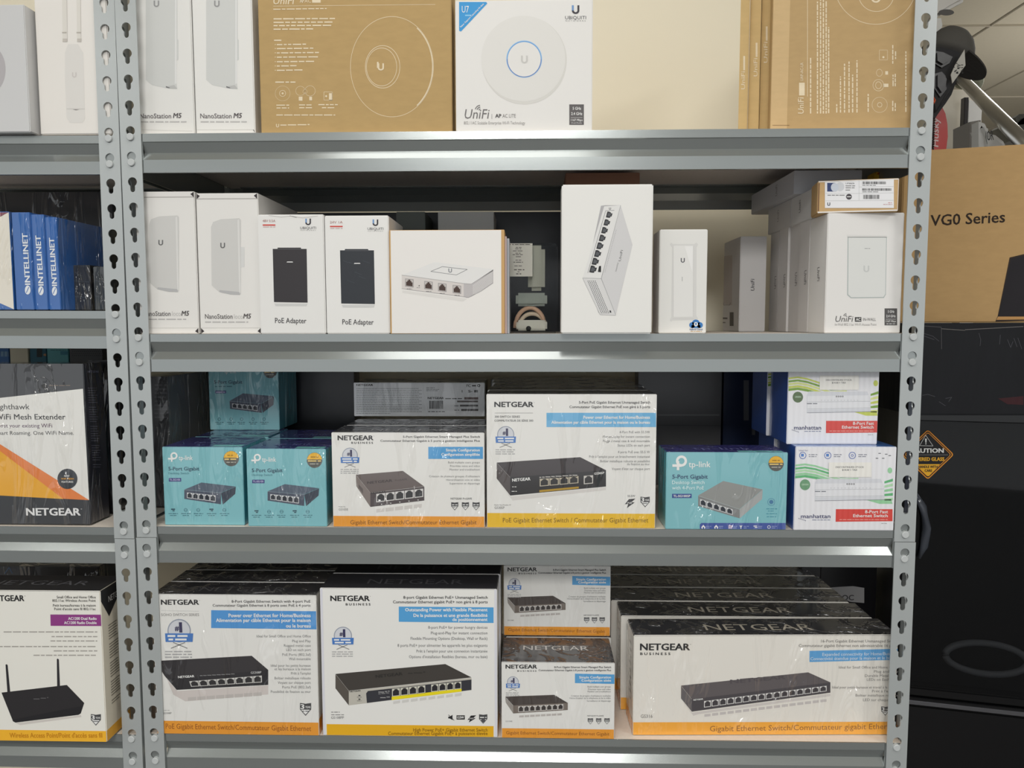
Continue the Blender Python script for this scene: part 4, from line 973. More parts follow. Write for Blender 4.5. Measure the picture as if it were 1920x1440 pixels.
for k, x in enumerate((426, 520, 624, 702, 808, 908)):
    if k in (0, 1): A.poly([(x - 15, 1168), (x, 1152), (x + 15, 1168), (x + 12, 1180), (x - 12, 1180)], WHT, 2); A.rect(x - 5, 1168, x + 5, 1180, (62, 84, 156), 3)
    elif k == 2: [A.rect(x - 14, 1156 + 9 * j, x + 14, 1161 + 9 * j, (236, 210, 220), 2) for j in range(3)]
    elif k == 3: A.poly([(x - 12, 1158), (x + 12, 1158), (x, 1170)], WHT, 2); A.rect(x - 3, 1168, x + 3, 1180, WHT, 2)
    elif k == 4: A.rect(x - 14, 1158, x + 12, 1164, WHT, 2); A.rect(x - 4, 1168, x + 14, 1174, WHT, 2)
    else: A.ell(x, 1168, 12, 12, WHT, 2, n=20, inner=.7)
    A.greek(x + 20, x + 58, 1166, 8, (160, 170, 210), 2, k); A.greek(x + 20, x + 48, 1178, 8, (160, 170, 210), 2, k + 2)
tptop(t4)
t4.done('wide teal switch box with a silver five-port switch print, third shelf right')

MW = (230, 230, 234)
def mfront(b, dx, dy, sx, sy, grn, gd, up):
    """artwork measured on the upper box (up) or the lower one"""
    A = b.face('F', Z35)
    T_ = lambda x, y: (x * sx + dx, y * sy + dy)
    Pq = lambda pts: [T_(x, y) for x, y in pts]
    for k, (y0, col) in enumerate(((70, grn[0]), (92, grn[1]), (112, grn[2]), (134, grn[0]), (152, grn[1]))):
        pts = [(1052, y0), (1120, y0 - 8), (1190, y0 + 4), (1270, y0 + 30), (1360, y0 + 58), (1480, y0 + 52)]
        A.poly(Pq(pts + [(x, y + 13 + k) for x, y in reversed(pts)]), col, 1)
    for k in range(5):
        A.poly(Pq([(1655, 190 + 30 * k), (1712, 170 + 34 * k), (1712, 190 + 34 * k), (1655, 205 + 30 * k)]), grn[(k + 1) % 3], 1)
    A.ell(*T_(1692, 112), 17, 22, grn[0], 1, n=24); A.poly(Pq([(1530, 322), (1700, 318), (1710, 350), (1620, 350)]), grn[0], 1)
    A.poly(Pq([(1186, 200), (1200, 172), (1630, 172), (1652, 230), (1656, 318), (1186, 328)]), (212, 214, 220), 2); A.poly(Pq([(1190, 206), (1640, 200), (1650, 240), (1650, 296), (1190, 306)]), (226, 227, 231), 3)
    A.line(Pq([(1186, 250), (1650, 244)]), 2, (160, 164, 172), 4); A.line(Pq([(1186, 328), (1656, 320)]), 3, (134, 136, 146), 4); A.line(Pq([(1190, 300), (1650, 292)]), 2, (160, 164, 172), 4)
    for k in range(4): A.ell(*T_(1404 + 15 * k, 209), 6, 6, (60, 60, 66), 4, n=12, inner=.5)
    A.greek(*[T_(1186, 0)[0], T_(1262, 0)[0]], T_(0, 266)[1], 12, (110, 114, 122), 4, 2)
    for k in range(12): A.rect(*T_(1290 + 24 * k, 236), *T_(1298 + 24 * k, 238), (150, 152, 160), 4)
    A.ell(*T_(1120, 214), 38, 40, gd, 2, n=36); A.text('GREEN', T_(1098, 0)[0], T_(1142, 0)[0], T_(0, 218)[1], 12, (190, 216, 190), .02)
    x0, y = T_(1092, 452)
    A.text('manhattan', x0, T_(1290, 0)[0], y, 29, (50, 54, 100), .01); A.greek(T_(1168, 0)[0], T_(1290, 0)[0], T_(0, 468)[1], 9, (110, 120, 150), 2, 3)
    for k in range(6): A.rect(*T_(1076 + 9 * k, 452 + 3 * k), *T_(1081 + 9 * k, 457 + 3 * k), (50, 54, 100), 2)
    A.poly(Pq([(1328, 388), (1710, 388), (1710, 474), (1326, 478)]), (214, 70, 62), 1)
    A.text('8-Port Fast', T_(1524, 0)[0], T_(1678, 0)[0], T_(0, 417)[1], 22, WHT, .02); A.text('Ethernet Switch', T_(1444, 0)[0], T_(1676, 0)[0], T_(0, 445)[1], 22, WHT, .02); A.greek(T_(1352, 0)[0], T_(1676, 0)[0], T_(0, 466)[1], 9, (236, 170, 160), 2, 5)
    A.greek(T_(1634, 0)[0], T_(1672, 0)[0], T_(0, 493)[1], 8, LG, 2, 5)
MF = {'T': (70, 116, 186), 'L': (46, 84, 160), 'R': (40, 74, 150), 'B': (40, 70, 140), 'K': (40, 70, 140)}
m1 = Carton('switch_box', 1489.5, 1678.5, 837.5, 994.5, Z3, 0.085, fin='corr', body=MW, faces=MF)
mfront(m1, -48, 637, 1.09, 1.03, ((150, 206, 160), (96, 180, 120), (176, 218, 176)), (110, 156, 120), False)
A = m1.face('F', Z35)
A.text('Ideal for:', 1128, 1198, 610, 10, (110, 116, 160))
for k, x in enumerate((1156, 1340, 1520)):
    A.ell(x, 642, 26, 26, (84, 110, 180), 2, n=24, inner=.82); A.rect(x - 12, 630, x + 8, 650, (84, 130, 200), 2) if k < 2 else A.ell(x, 642, 10, 10, (84, 110, 180), 2, n=14, inner=.6); A.greek(x + 44, x + 108, 640, 10, (120, 124, 140), 2, k); A.greek(x + 44, x + 100, 654, 10, (120, 124, 140), 2, k + 5)
for x, y in ((1712, 624), (1692, 660), (1738, 660), (1760, 630), (1786, 640)): A.rect(x, y, x + 18, y + 6, (110, 114, 120), 2)
def price(dx, dy, s, sy):
    def fn(A):
        A.rect(1280 * s + dx, 55 * sy + dy, 1568 * s + dx, 160 * sy + dy, (236, 234, 228), 2)
        A.text('DISCONTINUED STOCK', 1326 * s + dx, 1516 * s + dx, 94 * sy + dy, 12, (90, 90, 94), .01); A.text('$14.00 + TAX', 1370 * s + dx, 1472 * s + dx, 114 * sy + dy, 12, (70, 70, 74), .01)
    return fn
m1.part('price_label', 'F', Z35, price(-48, 637, 1.09, 1.03), lift=.0008, label='cream price label')
m1.done('lower white and green switch box with red block, cream price label on it', group='green and white switch boxes')
m2 = Carton('switch_box', 1476.5, 1647, 690, 824, m1.top + .0002, 0.085, Y=m1.Y + .022, fin='corr', body=MW, faces=MF)
mfront(m2, 0, 0, 1.0, 1.0, ((196, 206, 90), (120, 160, 50), (214, 222, 140)), (88, 110, 74), True)
m2.part('price_label', 'F', Z35, price(0, 0, 1.0, 1.0), lift=.0008, label='pale price label')
m2.done('upper white and green switch box with red block, its top under the second shelf', group='green and white switch boxes')
m2.again(-.004, .090, 0, 'blue-sided box behind the upper green and white box'); m1.again(-.004, .090, 0, 'blue-sided box behind the lower green and white box')
# the back of the third shelf: a charcoal carton, then two dark panels in place of shaded wall
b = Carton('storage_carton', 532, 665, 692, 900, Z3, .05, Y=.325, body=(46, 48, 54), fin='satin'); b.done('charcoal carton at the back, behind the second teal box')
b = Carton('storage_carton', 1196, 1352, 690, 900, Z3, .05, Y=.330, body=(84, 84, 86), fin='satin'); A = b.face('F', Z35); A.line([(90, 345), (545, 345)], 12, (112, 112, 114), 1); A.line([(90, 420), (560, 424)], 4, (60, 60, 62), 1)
b.done('grey panel in place of the shaded wall, with a pale strip, between yellow-banded and teal boxes')
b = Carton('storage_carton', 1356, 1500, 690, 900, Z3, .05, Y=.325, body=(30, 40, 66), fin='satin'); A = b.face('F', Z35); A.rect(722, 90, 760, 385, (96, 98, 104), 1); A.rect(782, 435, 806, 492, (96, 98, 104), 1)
b.done('navy panel in place of the shaded wall, with a grey upright stripe, third shelf')

# ------------------------------------------------------------------ THIRD SHELF, left unit
nh = Carton('extender_box', -290, 163, 682, 982, Z3 + .0004, .055, fin='wrap', body=(52, 54, 58), faces={'T': (30, 30, 34), 'R': (36, 34, 44), 'L': (36, 34, 44)})
A = nh.face('F', ZN)
A.poly([(-900, 500), (0, 402), (590, 337), (640, 1128), (0, 1095), (-900, 1050)], (226, 225, 220), 1)
A.poly([(-900, 300), (0, 730), (640, 1128), (0, 1095), (-900, 1050)], (226, 128, 64), 2); A.poly([(-900, 380), (0, 778), (450, 1120), (0, 1095), (-900, 1050)], (232, 168, 46), 3)
A.text('Nighthawk', -58, 212, 483, 38, (52, 52, 54), .0); A.text('WiFi Mesh Extender', -36, 466, 555, 38, (52, 52, 54), .01)
A.text('Boost your existing WiFi', -38, 372, 612, 27, (90, 60, 90), .0); A.text('Smart Roaming. One WiFi Name.', -40, 526, 664, 27, (60, 60, 62), .0)
A.greek(348, 500, 318, 12, (110, 96, 84), 2, 1)
A.ell(480, 977, 71, 72, (52, 56, 62), 4, n=50); A.text('NEW', 458, 496, 962, 12, WHT, .02, layer=6); A.text('WIFI MESH', 436, 526, 982, 12, (220, 160, 60), .02, layer=6); A.text('FEATURES', 440, 522, 1004, 12, WHT, .02, layer=6)
ngear(A, 190, 572, 1236, 50, (226, 226, 226))
A = nh.face('R', ZN)
for k in range(34):
    yy = 330 + k * 17
    if k % 8 != 7: A.rect(620 + k * 1.2, yy, 690 + k * 1.0 - (k * 7 % 20), yy + 4, (112, 110, 124), 2)
A.text('NETGEAR', 622, 700, 222, 14, (120, 120, 140), .03)
nh.done('black and white wireless extender box with orange diagonal stripes, left edge')
for x0, x1, col, lb in ((-20, 21, (60, 110, 170), 'blue box top at the far back left of the third shelf'), (22.5, 57, (220, 214, 190), 'cream box top at the back, behind the extender box'), (60, 91, (52, 110, 130), 'teal and black box at the back, behind the extender box'), (92, 132, (110, 184, 190), 'light teal box top at the back, behind the extender box'), (134, 196, (96, 98, 100), 'grey perforated metal device at the back behind the left-hand upright')):
    b = Carton('metal_device' if x0 == 134 else 'storage_carton', x0, x1, 651.5, 830, Z3 + .0004, .10, Y=.24, body=col, fin='card')
    A = b.face('F', (0, 640, 3.79))
    if x0 == 134:
        for j in range(4):
            for k in range(17): A.ell(512 + 14 * k + 5 * (j % 2), 58 + 14 * j, 3, 3, (40, 40, 42), 2, n=6)
    if x0 == 60: A.rect(262, 50, 300, 112, (40, 50, 50), 2); A.ell(325, 96, 16, 9, (190, 150, 110), 2, n=14)
    if x0 == -20:
        for k in range(3): A.rect(6 + 26 * k, 72, 26 + 26 * k, 108, (120, 160, 190), 2)
    if x0 == 92: A.rect(430, 70, 488, 96, (70, 140, 160), 2); A.greek(360, 480, 66, 8, (60, 110, 120), 2, 2)
    b.done(lb, 'device' if x0 == 134 else 'box')
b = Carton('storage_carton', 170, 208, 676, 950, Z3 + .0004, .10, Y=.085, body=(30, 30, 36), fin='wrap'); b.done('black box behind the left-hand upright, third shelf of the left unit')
# ------------------------------------------------------------------ FOURTH SHELF, main unit
e1 = Carton('switch_box', 290, 595.5, 1115, 1377.5, Z4, 0.058, fin='wrap', body=WH, faces=NF)
A = e1.face('F', Z41); A.band(0, .098, ORG, 1); sideband(e1, ORG)
ngear(A, 50, 332, 374, 36); A.line([(50, 418), (332, 424)], 1.6, LG); A.text('SOHO SWITCH SERIES', 50, 334, 460, 20, (140, 138, 136))
rlines(A, (('8-Port Gigabit Ethernet Switch with 4-port PoE', 578, 359), ('Commutateur Gigabit Ethernet \u00e0 8 ports avec PoE \u00e0 4 ports', 436, 389)), 1168, 19, (70, 70, 72), .012)
A.poly([(424, 416), (1216, 424), (1216, 560), (424, 550)], (78, 148, 212), 1)
rlines(A, (('Power over Ethernet for Home/Business', 556, 468), ('Alimentation par c\u00e2ble Ethernet pour la maison', 462, 504), ('ou le bureau', 986, 546)), 1170, 26, WHT, .03)
seal(A, 184, 570, 88)
rlines(A, (('Ideal for Small Office and Home Office', 766, 620), ('Plug and Play', 1032, 656), ('Rugged metal case', 970, 690), ('LED on each port', 988, 722), ('PoE Ports (802.3af)', 958, 758), ('Wall mountable', 1008, 790), ('Id\u00e9al pour les petits bureaux', 872, 840), ('et les bureaux \u00e0 la maison', 900, 866), ("Pr\u00eat \u00e0 l'emploi", 1024, 898), ('Bo\u00eetier m\u00e9tallique robuste', 900, 934), ('Voyant sur chaque port', 924, 968), ('Ports PoE (802.3af)', 958, 1002), ('Possibilit\u00e9 de fixation au mur', 872, 1036)), 1171, 19)
A.quad(q4(40, 795, 728, 758, 852, 864, 128, 930), (48, 45, 48), 1); A.poly([(40, 796), (128, 930), (166, 1014), (74, 908), (40, 850)], (40, 38, 42), 1)
fr = q4(128, 930, 852, 864, 852, 976, 166, 1014); A.quad(fr, (38, 36, 40), 1); A.ports(fr, .165, .935, 8, .34, .80, (206, 204, 200), (40, 38, 40), .05)
A.text('NETGEAR', 178, 298, 926, 16, WHT, .035, y1=918); A.text('GS308P', 722, 802, 893, 16, (200, 200, 200), .01, y1=889); A.greek(340, 600, 910, 9, (140, 140, 140), 3, 1, 896)
A.poly([(90, 930), (170, 1022), (852, 980), (852, 1048), (230, 1100), (140, 1050)], (206, 198, 194), 0)
for k in range(8): A.poly([(250 + 70 * k, 1070 - 5 * k), (312 + 70 * k, 1066 - 5 * k), (312 + 70 * k, 1092 - 5 * k), (250 + 70 * k, 1096 - 5 * k)], (190, 184, 180), 1)
shield(A, 1132, 1160, 84, three=True); A.text('GS308P', 60, 128, 1194, 13, GR); A.greek(50, 112, 1170, 9, LG, 2, 1)
A.text('PoE Gigabit Ethernet Switch/Commutateur Gigabit Ethernet', 84, 1174, 1304, 38, (150, 84, 24), .005, y1=1322)
toplogo(e1, .26, .78, .25, .028, (90, 90, 92))
e1.done('white switch box with orange band, bottom shelf beside the left upright', group='orange-banded switch boxes at the left of the bottom shelf')
e1.again(.001, .0605, 0, 'black-topped box behind the orange-banded box by the left upright'); e1.again(.004, .121, 0, 'black-topped box third back behind the orange-banded box by the left upright'); e1.again(.0, .1815, 0, 'black-topped box fourth back behind the orange-banded box by the left upright')
e2 = Carton('switch_box', 602.5, 932.5, 1103.5, 1380.5, Z4, 0.070, fin='card', body=WH, faces=NF, bev=.0011)
A = e2.face('F', Z42); A.band(0, .080, (226, 172, 34), 1, .02, .98); sideband(e2, (226, 172, 34), .08)
A.band(0, 1, (214, 214, 222), 1, 0, .018); A.band(0, 1, (214, 214, 222), 1, .982, 1)
ngear(A, 120, 412, 346, 38, K, (234, 418, 380, 16))
rlines(A, (('8-port Gigabit Ethernet PoE+ Unmanaged Switch', 666, 330), ('Commutateur Ethernet gigabit PoE+ non g\u00e9r\u00e9 \u00e0 8 ports', 588, 364)), 1297, 21, (60, 60, 62), .014)
A.poly([(631, 389), (1342, 395), (1342, 512), (631, 503)], (84, 158, 212), 1)
rlines(A, (('Outstanding Power with Flexible Placement', 680, 424), ('De la puissance et une grande flexibilit\u00e9', 742, 466), ('de positionnement', 1034, 497)), 1296, 24, WHT, .03)
seal(A, 212, 608, 68)
rlines(A, (('8-port PoE+ for power hungry devices', 852, 555), ('Plug-and-Play for instant connection', 872, 597), ('Flexible Mounting Options (Desktop, Wall or Rack)', 720, 638), ('8 ports PoE+ pour alimenter les appareils les plus exigeants', 622, 690), ("Pr\u00eat \u00e0 l'emploi pour une connexion instantan\u00e9e", 764, 733), ("Options d'installation flexibles (bureau, mur ou baie)", 708, 775)), 1296, 21, (110, 110, 112))
A.quad(q4(156, 894, 980, 820, 1176, 920, 256, 1020), (66, 62, 58), 1); A.quad(q4(156, 896, 256, 1022, 256, 1130, 156, 1002), (88, 82, 76), 1); fr = q4(256, 1022, 1176, 922, 1176, 1014, 256, 1130)
A.quad(fr, (188, 184, 174), 1); A.poly([(392, 1112), (386, 1040), (400, 1022), (1176, 936), (1176, 1014)], (54, 54, 60), 2)
A.poly([(578, 1064), (1102, 1004), (1102, 1026), (578, 1090)], (232, 214, 30), 3)
A.ports(q4(578, 1004, 832, 976, 832, 1042, 578, 1070), 0, 1, 4, .04, .92, (206, 204, 190), (42, 40, 44), .08); A.ports(q4(872, 972, 1102, 948, 1102, 1010, 872, 1034), 0, 1, 4, .04, .92, (206, 204, 190), (42, 40, 44), .08)
A.text('NETGEAR', 264, 346, 1032, 12, (60, 60, 60), .03, y1=1024); A.text('NETGEAR', 460, 660, 924, 22, (44, 42, 40), .03, y1=902); A.greek(700, 830, 896, 16, (50, 48, 44), 2, 2, 884)
for x, y in ((336, 1056), (336, 1084)): A.rect(x - 7, y - 5, x + 7, y + 4, (60, 60, 60), 3); A.greek(x - 18, x + 18, y + 14, 7, (90, 90, 88), 3, 1)
A.greek(478, 562, 1034, 11, (170, 170, 170), 3, 1, 1026); A.greek(478, 562, 1046, 9, (150, 150, 150), 3, 2, 1036); A.greek(492, 564, 1076, 11, (160, 160, 160), 3, 3, 1068)
for k in range(8): A.poly([(590 + 66 * k, 1100 - 8 * k), (640 + 66 * k, 1092 - 8 * k), (640 + 66 * k, 1112 - 8 * k), (590 + 66 * k, 1120 - 8 * k)], (206, 204, 200), 1)
A.greek(124, 188, 1184, 10, GR, 2, 2); A.greek(124, 220, 1204, 10, GR, 2, 3); A.text('GS108PP', 124, 220, 1230, 18, (110, 110, 112))
A.poly([(1002, 1214), (1014, 1214), (1034, 1200), (1034, 1240), (1014, 1228), (1002, 1228)], (40, 40, 42), 2); A.line([(1004, 1200), (1046, 1242)], 4, (40, 40, 42), 3)
A.rect(1064, 1204, 1126, 1236, (36, 34, 34), 2); A.text('123W', 1070, 1120, 1228, 17, WHT, .03)
A.poly([(1172, 1206), (1212, 1204), (1190, 1224), (1208, 1226), (1156, 1258), (1164, 1236), (1146, 1240)], (40, 38, 40), 2); A.text('PoE+', 1162, 1192, 1232, 10, WHT, .02)
shield(A, 1264, 1232, 62); A.ell(1264, 1242, 16, 15, (80, 80, 84), 5, n=20)
rlines(A, (('High Power PoE+ Gigabit Ethernet Switch', 740, 1326), ('Commutateur Ethernet Gigabit PoE+ \u00e0 puissance \u00e9lev\u00e9e', 552, 1352)), 1297, 25, (128, 92, 22), .01)
toplogo(e2, .25, .80, .30, .032, (78, 78, 82))
e2.done('tall white switch box with yellow band, centre left of the bottom shelf', group='tall yellow-banded switch boxes')
e2.again(.002, .0725, 0, 'black-topped box behind the tall yellow-banded box on the bottom shelf'); e2.again(-.003, .145, 0, 'rearmost black-topped box behind the tall yellow-banded box on the bottom shelf')

def g108(b, up):
    A = b.face('F', Z43); A.band(0, .135, ORG, 1); sideband(b, ORG, .135)
    if up: T_ = lambda x, y: (x, y)
    else: T_ = lambda x, y: ((x - 57) * 1.072 + 40, (y - 82) * 1.075 + 808)
    t = lambda s, x0, x1, y, h, c, bo=0.0: A.text(s, T_(x0, y)[0], T_(x1, y)[0], T_(0, y)[1], h, c, bo)
    t('NETGEAR', 88, 306, 124, 28, K, .035); t('B U S I N E S S', 170, 302, 146, 11, K, .02)
    t('8-Port Gigabit Ethernet Smart Managed Plus Switch', 428, 824, 121, 14, (66, 66, 68), .02); t('Commutateur Ethernet Gigabit \u00e0 8 ports \u00e0 gestion intelligente Plus', 318, 824, 142, 13, (66, 66, 68), .02)
    A.poly([T_(572, 160), T_(862, 166), T_(862, 232), T_(572, 226)], BLU, 1); t('Simple Configuration', 602, 824, 193, 17, WHT, .03); t('Configuration ais\u00e9e', 618, 824, 215, 17, WHT, .03)
    cx, cy = T_(138, 220); seal(A, cx, cy, 44, lines=True)
    for s, x0, y in (('Build multiple user groups', 660, 256), ('Prioritize voice and video', 664, 274), ('Monitor and troubleshoot', 660, 290), ("Cr\u00e9ation de groupes d'utilisateurs multiples", 545, 320), ('Hi\u00e9rarchisation de la t\u00e9l\u00e9phonie et de la vid\u00e9o', 534, 336), ('Surveillance et d\u00e9pannage', 655, 355)): t(s, x0, 822, y, 12, (120, 120, 122))
    A.quad([T_(84, 320), T_(428, 308), T_(522, 364), T_(140, 382)], (70, 62, 58), 1); A.quad([T_(84, 322), T_(140, 384), T_(140, 438), T_(88, 362)], (150, 144, 138), 1)
    fr = [T_(140, 382), T_(522, 364), T_(522, 414), T_(140, 438)]; A.quad(fr, (116, 106, 98), 1); A.ports(fr, .09, .92, 8, .14, .86, (214, 210, 206), (52, 46, 44), .06)
    A.greek(*(T_(300, 0)[0], T_(380, 0)[0]), T_(0, 332)[1], 8, (48, 42, 40), 2, 1)
    for k in range(8): A.poly([T_(182 + 38 * k, 452 - 2 * k), T_(214 + 38 * k, 450 - 2 * k), T_(214 + 38 * k, 464 - 2 * k), T_(182 + 38 * k, 466 - 2 * k)], (186, 180, 176), 1)
    t('NETGEAR ProSAFE', 658, 772, 458, 9, (100, 100, 102), .01)
    for k in range(3): shield(A, *T_(680 + 58 * k, 492), 40)
    t('GS108E', 86, 134, 496, 9, (130, 130, 132))
    A.text('Gigabit Ethernet Switch/Commutateur Ethernet Gigabit', *((92, 818) if up else (76, 850)), 572 if up else 1346, 22 if up else 24, (140, 82, 30), .005, y1=585 if up else 1356)
e4 = Carton('switch_box', 940.3, 1152.3, 1242, 1384.8, Z4, 0.095, fin='wrap', body=WH, faces=NF); g108(e4, False); toplogo(e4, .19, .79, .47, .024, (206, 202, 198))
e4.done('lower of two stacked white eight-port switch boxes, bottom shelf centre', group='eight-port switch boxes')
e3 = Carton('switch_box', 944.5, 1144.5, 1060.5, 1192, e4.top + .0003, 0.095, fin='wrap', body=WH, faces=NF); g108(e3, True)
e3.done('upper of two stacked white eight-port switch boxes, under the third shelf', group='eight-port switch boxes')
e4.again(.004, .0975, 0, 'white eight-port switch box standing behind the lower stacked one')
e4.again(-.003, .195, 0, 'last white eight-port switch box at the back behind the stacked pair')

e5 = Carton('switch_box', 1187.3, 1681, 1190.5, 1378, Z4, 0.068, yaw=.027, fin='wrap', body=(228, 224, 216), faces=dict(NF, R=(224, 220, 212)), bev=.0013)
A = e5.face('F', Z44); A.band(0, .135, (240, 168, 58), 1); sideband(e5, (236, 158, 60), .135)
ngear(A, 200, 506, 592, 40, K, (200, 386, 622, 15))
rlines(A, (('16-Port Gigabit Ethernet Unmanaged Switch', 1322, 544), ('Commutateur gigabit Ethernet non administrable 16 ports', 1184, 572)), 1800, 17, (110, 108, 106), .005)
A.poly([(1250, 597), (1850, 584), (1850, 652), (1250, 666)], (92, 160, 214), 1)
A.text('Expanded connectivity for Home/Business', 1330, 1800, 628, 19, (206, 220, 232), .01, y1=622); A.text('Connectivit\u00e9 \u00e9tendue pour la maison et le bureau', 1256, 1800, 655, 19, (206, 220, 232), .01, y1=648)
rlines(A, (('Ideal for Small Office and Home Office', 1432, 706), ('Plug and Play', 1650, 732), ('Durable Metal Case', 1594, 758), ('LEDs on Each Port', 1606, 782), ('Id\u00e9al pour petits bureaux et travail \u00e0 la maison', 1390, 830), ("Pr\u00eat \u00e0 l'emploi", 1638, 854), ('Bo\u00eetier m\u00e9tallique robuste', 1536, 880), ('LED sur chaque port', 1582, 908)), 1800, 16, (134, 132, 130))
A.quad(q4(453, 812, 1242, 730, 1380, 792, 520, 896), (92, 86, 88), 1); A.quad(q4(453, 814, 520, 898, 520, 974, 453, 892), (98, 94, 96), 1); fr = q4(520, 896, 1380, 792, 1380, 856, 520, 974); A.quad(fr, (70, 66, 70), 1)
A.ports(fr, .085, .975, 16, .28, .80, (218, 216, 214), (60, 56, 60), .10); A.text('NETGEAR', 530, 590, 906, 9, WHT, .03, y1=899); A.text('NETGEAR', 760, 1100, 800, 24, (80, 74, 78), .03, y1=770)
for k in range(16): A.poly([(598 + 48 * k, 990 - 6 * k), (636 + 48 * k, 986 - 6 * k), (636 + 48 * k, 1002 - 6 * k), (598 + 48 * k, 1006 - 6 * k)], (196, 190, 188), 1)
A.poly([(455, 900), (520, 980), (1380, 862), (1380, 878), (560, 990), (530, 1000)], (206, 200, 196), 0)
A.text('GS316', 203, 276, 1012, 20, (120, 118, 116)); shield(A, 1720, 970, 50, three=True)
A.text('Gigabit Ethernet Switch/Commutateur gigabit Ethernet', 632, 1800, 1096, 33, (150, 100, 50), .005, y1=1080)
A = e5.face('L', Z44)
w, h = e5.D, e5.H
for k in range(9): A.put([(w * .35, h * (.28 + .07 * k)), (w * (.5 + .05 * (k % 3)), h * (.28 + .07 * k)), (w * (.5 + .05 * (k % 3)), h * (.30 + .07 * k)), (w * .35, h * (.30 + .07 * k))], [(0, 1, 2, 3)], mat((150, 146, 140), 'wrap'), 1)
toplogo(e5, .285, .70, .28, .034, (190, 182, 166))
e5.done('long white sixteen-port switch box with amber band, bottom shelf right', group='long sixteen-port switch boxes')
for k, (dx, nm) in enumerate(((-.0095, 'second long black-topped box, sticking out left behind the front long box'), (-.019, 'third long black-topped box back on the bottom shelf'), (-.021, 'fourth long black-topped box back on the bottom shelf'), (-.026, 'rearmost long black-topped box, edge just under the third shelf'))):
    e5.again(dx, .0715 * (k + 1) + .004, 0, nm, rot=-.027)
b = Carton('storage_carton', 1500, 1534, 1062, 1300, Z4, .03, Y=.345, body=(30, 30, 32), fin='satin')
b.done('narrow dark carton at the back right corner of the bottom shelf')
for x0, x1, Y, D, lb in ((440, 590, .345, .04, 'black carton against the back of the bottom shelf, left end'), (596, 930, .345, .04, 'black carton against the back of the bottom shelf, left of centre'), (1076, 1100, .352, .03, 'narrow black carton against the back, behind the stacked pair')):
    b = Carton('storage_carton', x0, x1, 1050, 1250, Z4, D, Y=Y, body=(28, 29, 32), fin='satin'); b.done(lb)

# ------------------------------------------------------------------ FOURTH SHELF, left unit
e0 = Carton('access_point_box', -118, 194, 1107, 1389.5, Z4 + .0004, 0.072, fin='card', body=(230, 228, 220), faces={'T': (34, 34, 36), 'R': (226, 218, 200), 'L': (226, 218, 200)}, bev=.0012)
A = e0.face('F', Z38); A.band(0, .078, (240, 180, 50), 1)
ngear(A, -62, 156, 366, 36)
rlines(A, (('Small Office and Home Office', 366, 349), ('802.11ac Wireless Access Point', 338, 371), ('Petit bureau/bureau \u00e0 la maison', 342, 402), ("Point d'acc\u00e8s sans fil 802.11ac", 350, 425)), 616, 16, (80, 78, 76), .01)
A.poly([(324, 453), (650, 454), (652, 527), (326, 526)], (140, 60, 130), 1); rlines(A, (('AC1200 Dual Radio', 440, 487), ('AC1200 Radio Double', 414, 514)), 622, 17, WHT, .03)
for x0, y in ((24, 570), (332, 600), (325, 628), (-40, 664), (346, 692), (216, 720)): A.greek(x0, 626, y, 14, (168, 164, 158), 2, y)
A.poly([(36, 776), (44, 772), (50, 780), (66, 950), (48, 952)], (44, 42, 46), 2); A.poly([(366, 740), (372, 736), (379, 742), (386, 914), (368, 916)], (44, 42, 46), 2)
A.poly([(10, 955), (430, 906), (542, 1022), (520, 1088), (505, 1098), (100, 1148), (84, 1140)], (44, 42, 44), 1); A.poly([(84, 1128), (530, 1040), (518, 1090), (505, 1098), (100, 1148)], (36, 35, 38), 2); A.greek(216, 312, 1000, 12, (90, 88, 90), 3, 1, 990)
A.poly([(100, 1152), (520, 1100), (524, 1112), (130, 1164)], (206, 200, 194), 0)
shield(A, 617, 1130, 64, three=True); A.text("Wireless Access Point/Point d'acc\u00e8s sans fil", 64, 658, 1244, 30, (196, 130, 24), .02)
A = e0.face('R'); A.band(0, .078, (230, 170, 60), 1)
w, h = e0.D, e0.H
A.put([(0.001, h - .001), (w - .001, h - .001), (w - .001, h * .97), (w * .30, h * .80), (0.001, h * .93)], [(0, 1, 2, 3, 4)], mat((34, 34, 36), 'card'), 1)
vs, fs, a_, c_ = text_mesh('NETGEAR', .035)
A.put([(w * .30 + (vx - a_) * w * .6 / (c_ - a_), h * .895 + vy * .014) for vx, vy in vs], fs, mat((200, 198, 196), 'card'), 2, False)
r = random.Random(4)
for k in range(30):
    if k % 7 != 6:
        v = h * (.74 - .018 * k); A.put([(w * .25, v), (w * (.25 + r.uniform(.3, .6)), v), (w * (.25 + .3), v + .0016), (w * .25, v + .0016)], [(0, 1, 2, 3)], mat((120, 114, 104), 'card'), 1)
toplogo(e0, .24, .86, .35, .028, (84, 84, 88))
e0.done('white access point box with two-aerial router print and purple block, bottom left')
c = Carton('storage_carton', -80, 190, 1062, 1300, Z4 + .0004, .06, Y=.14, body=(30, 30, 34), fin='wrap'); A = c.face('F', Z38); A.line([(30, 190), (60, 150), (80, 190)], 5, (50, 90, 130), 2); A.text('tp-link', 84, 160, 164, 16, (70, 74, 84))
c.done('black box behind the two-aerial router box, bottom left')
# ------------------------------------------------------------------ RIGHT OF THE SHELVING
def cornerbox(name, pl, pr_px, zt, zb, Y, yaw, D, W_, **kw):
    pass
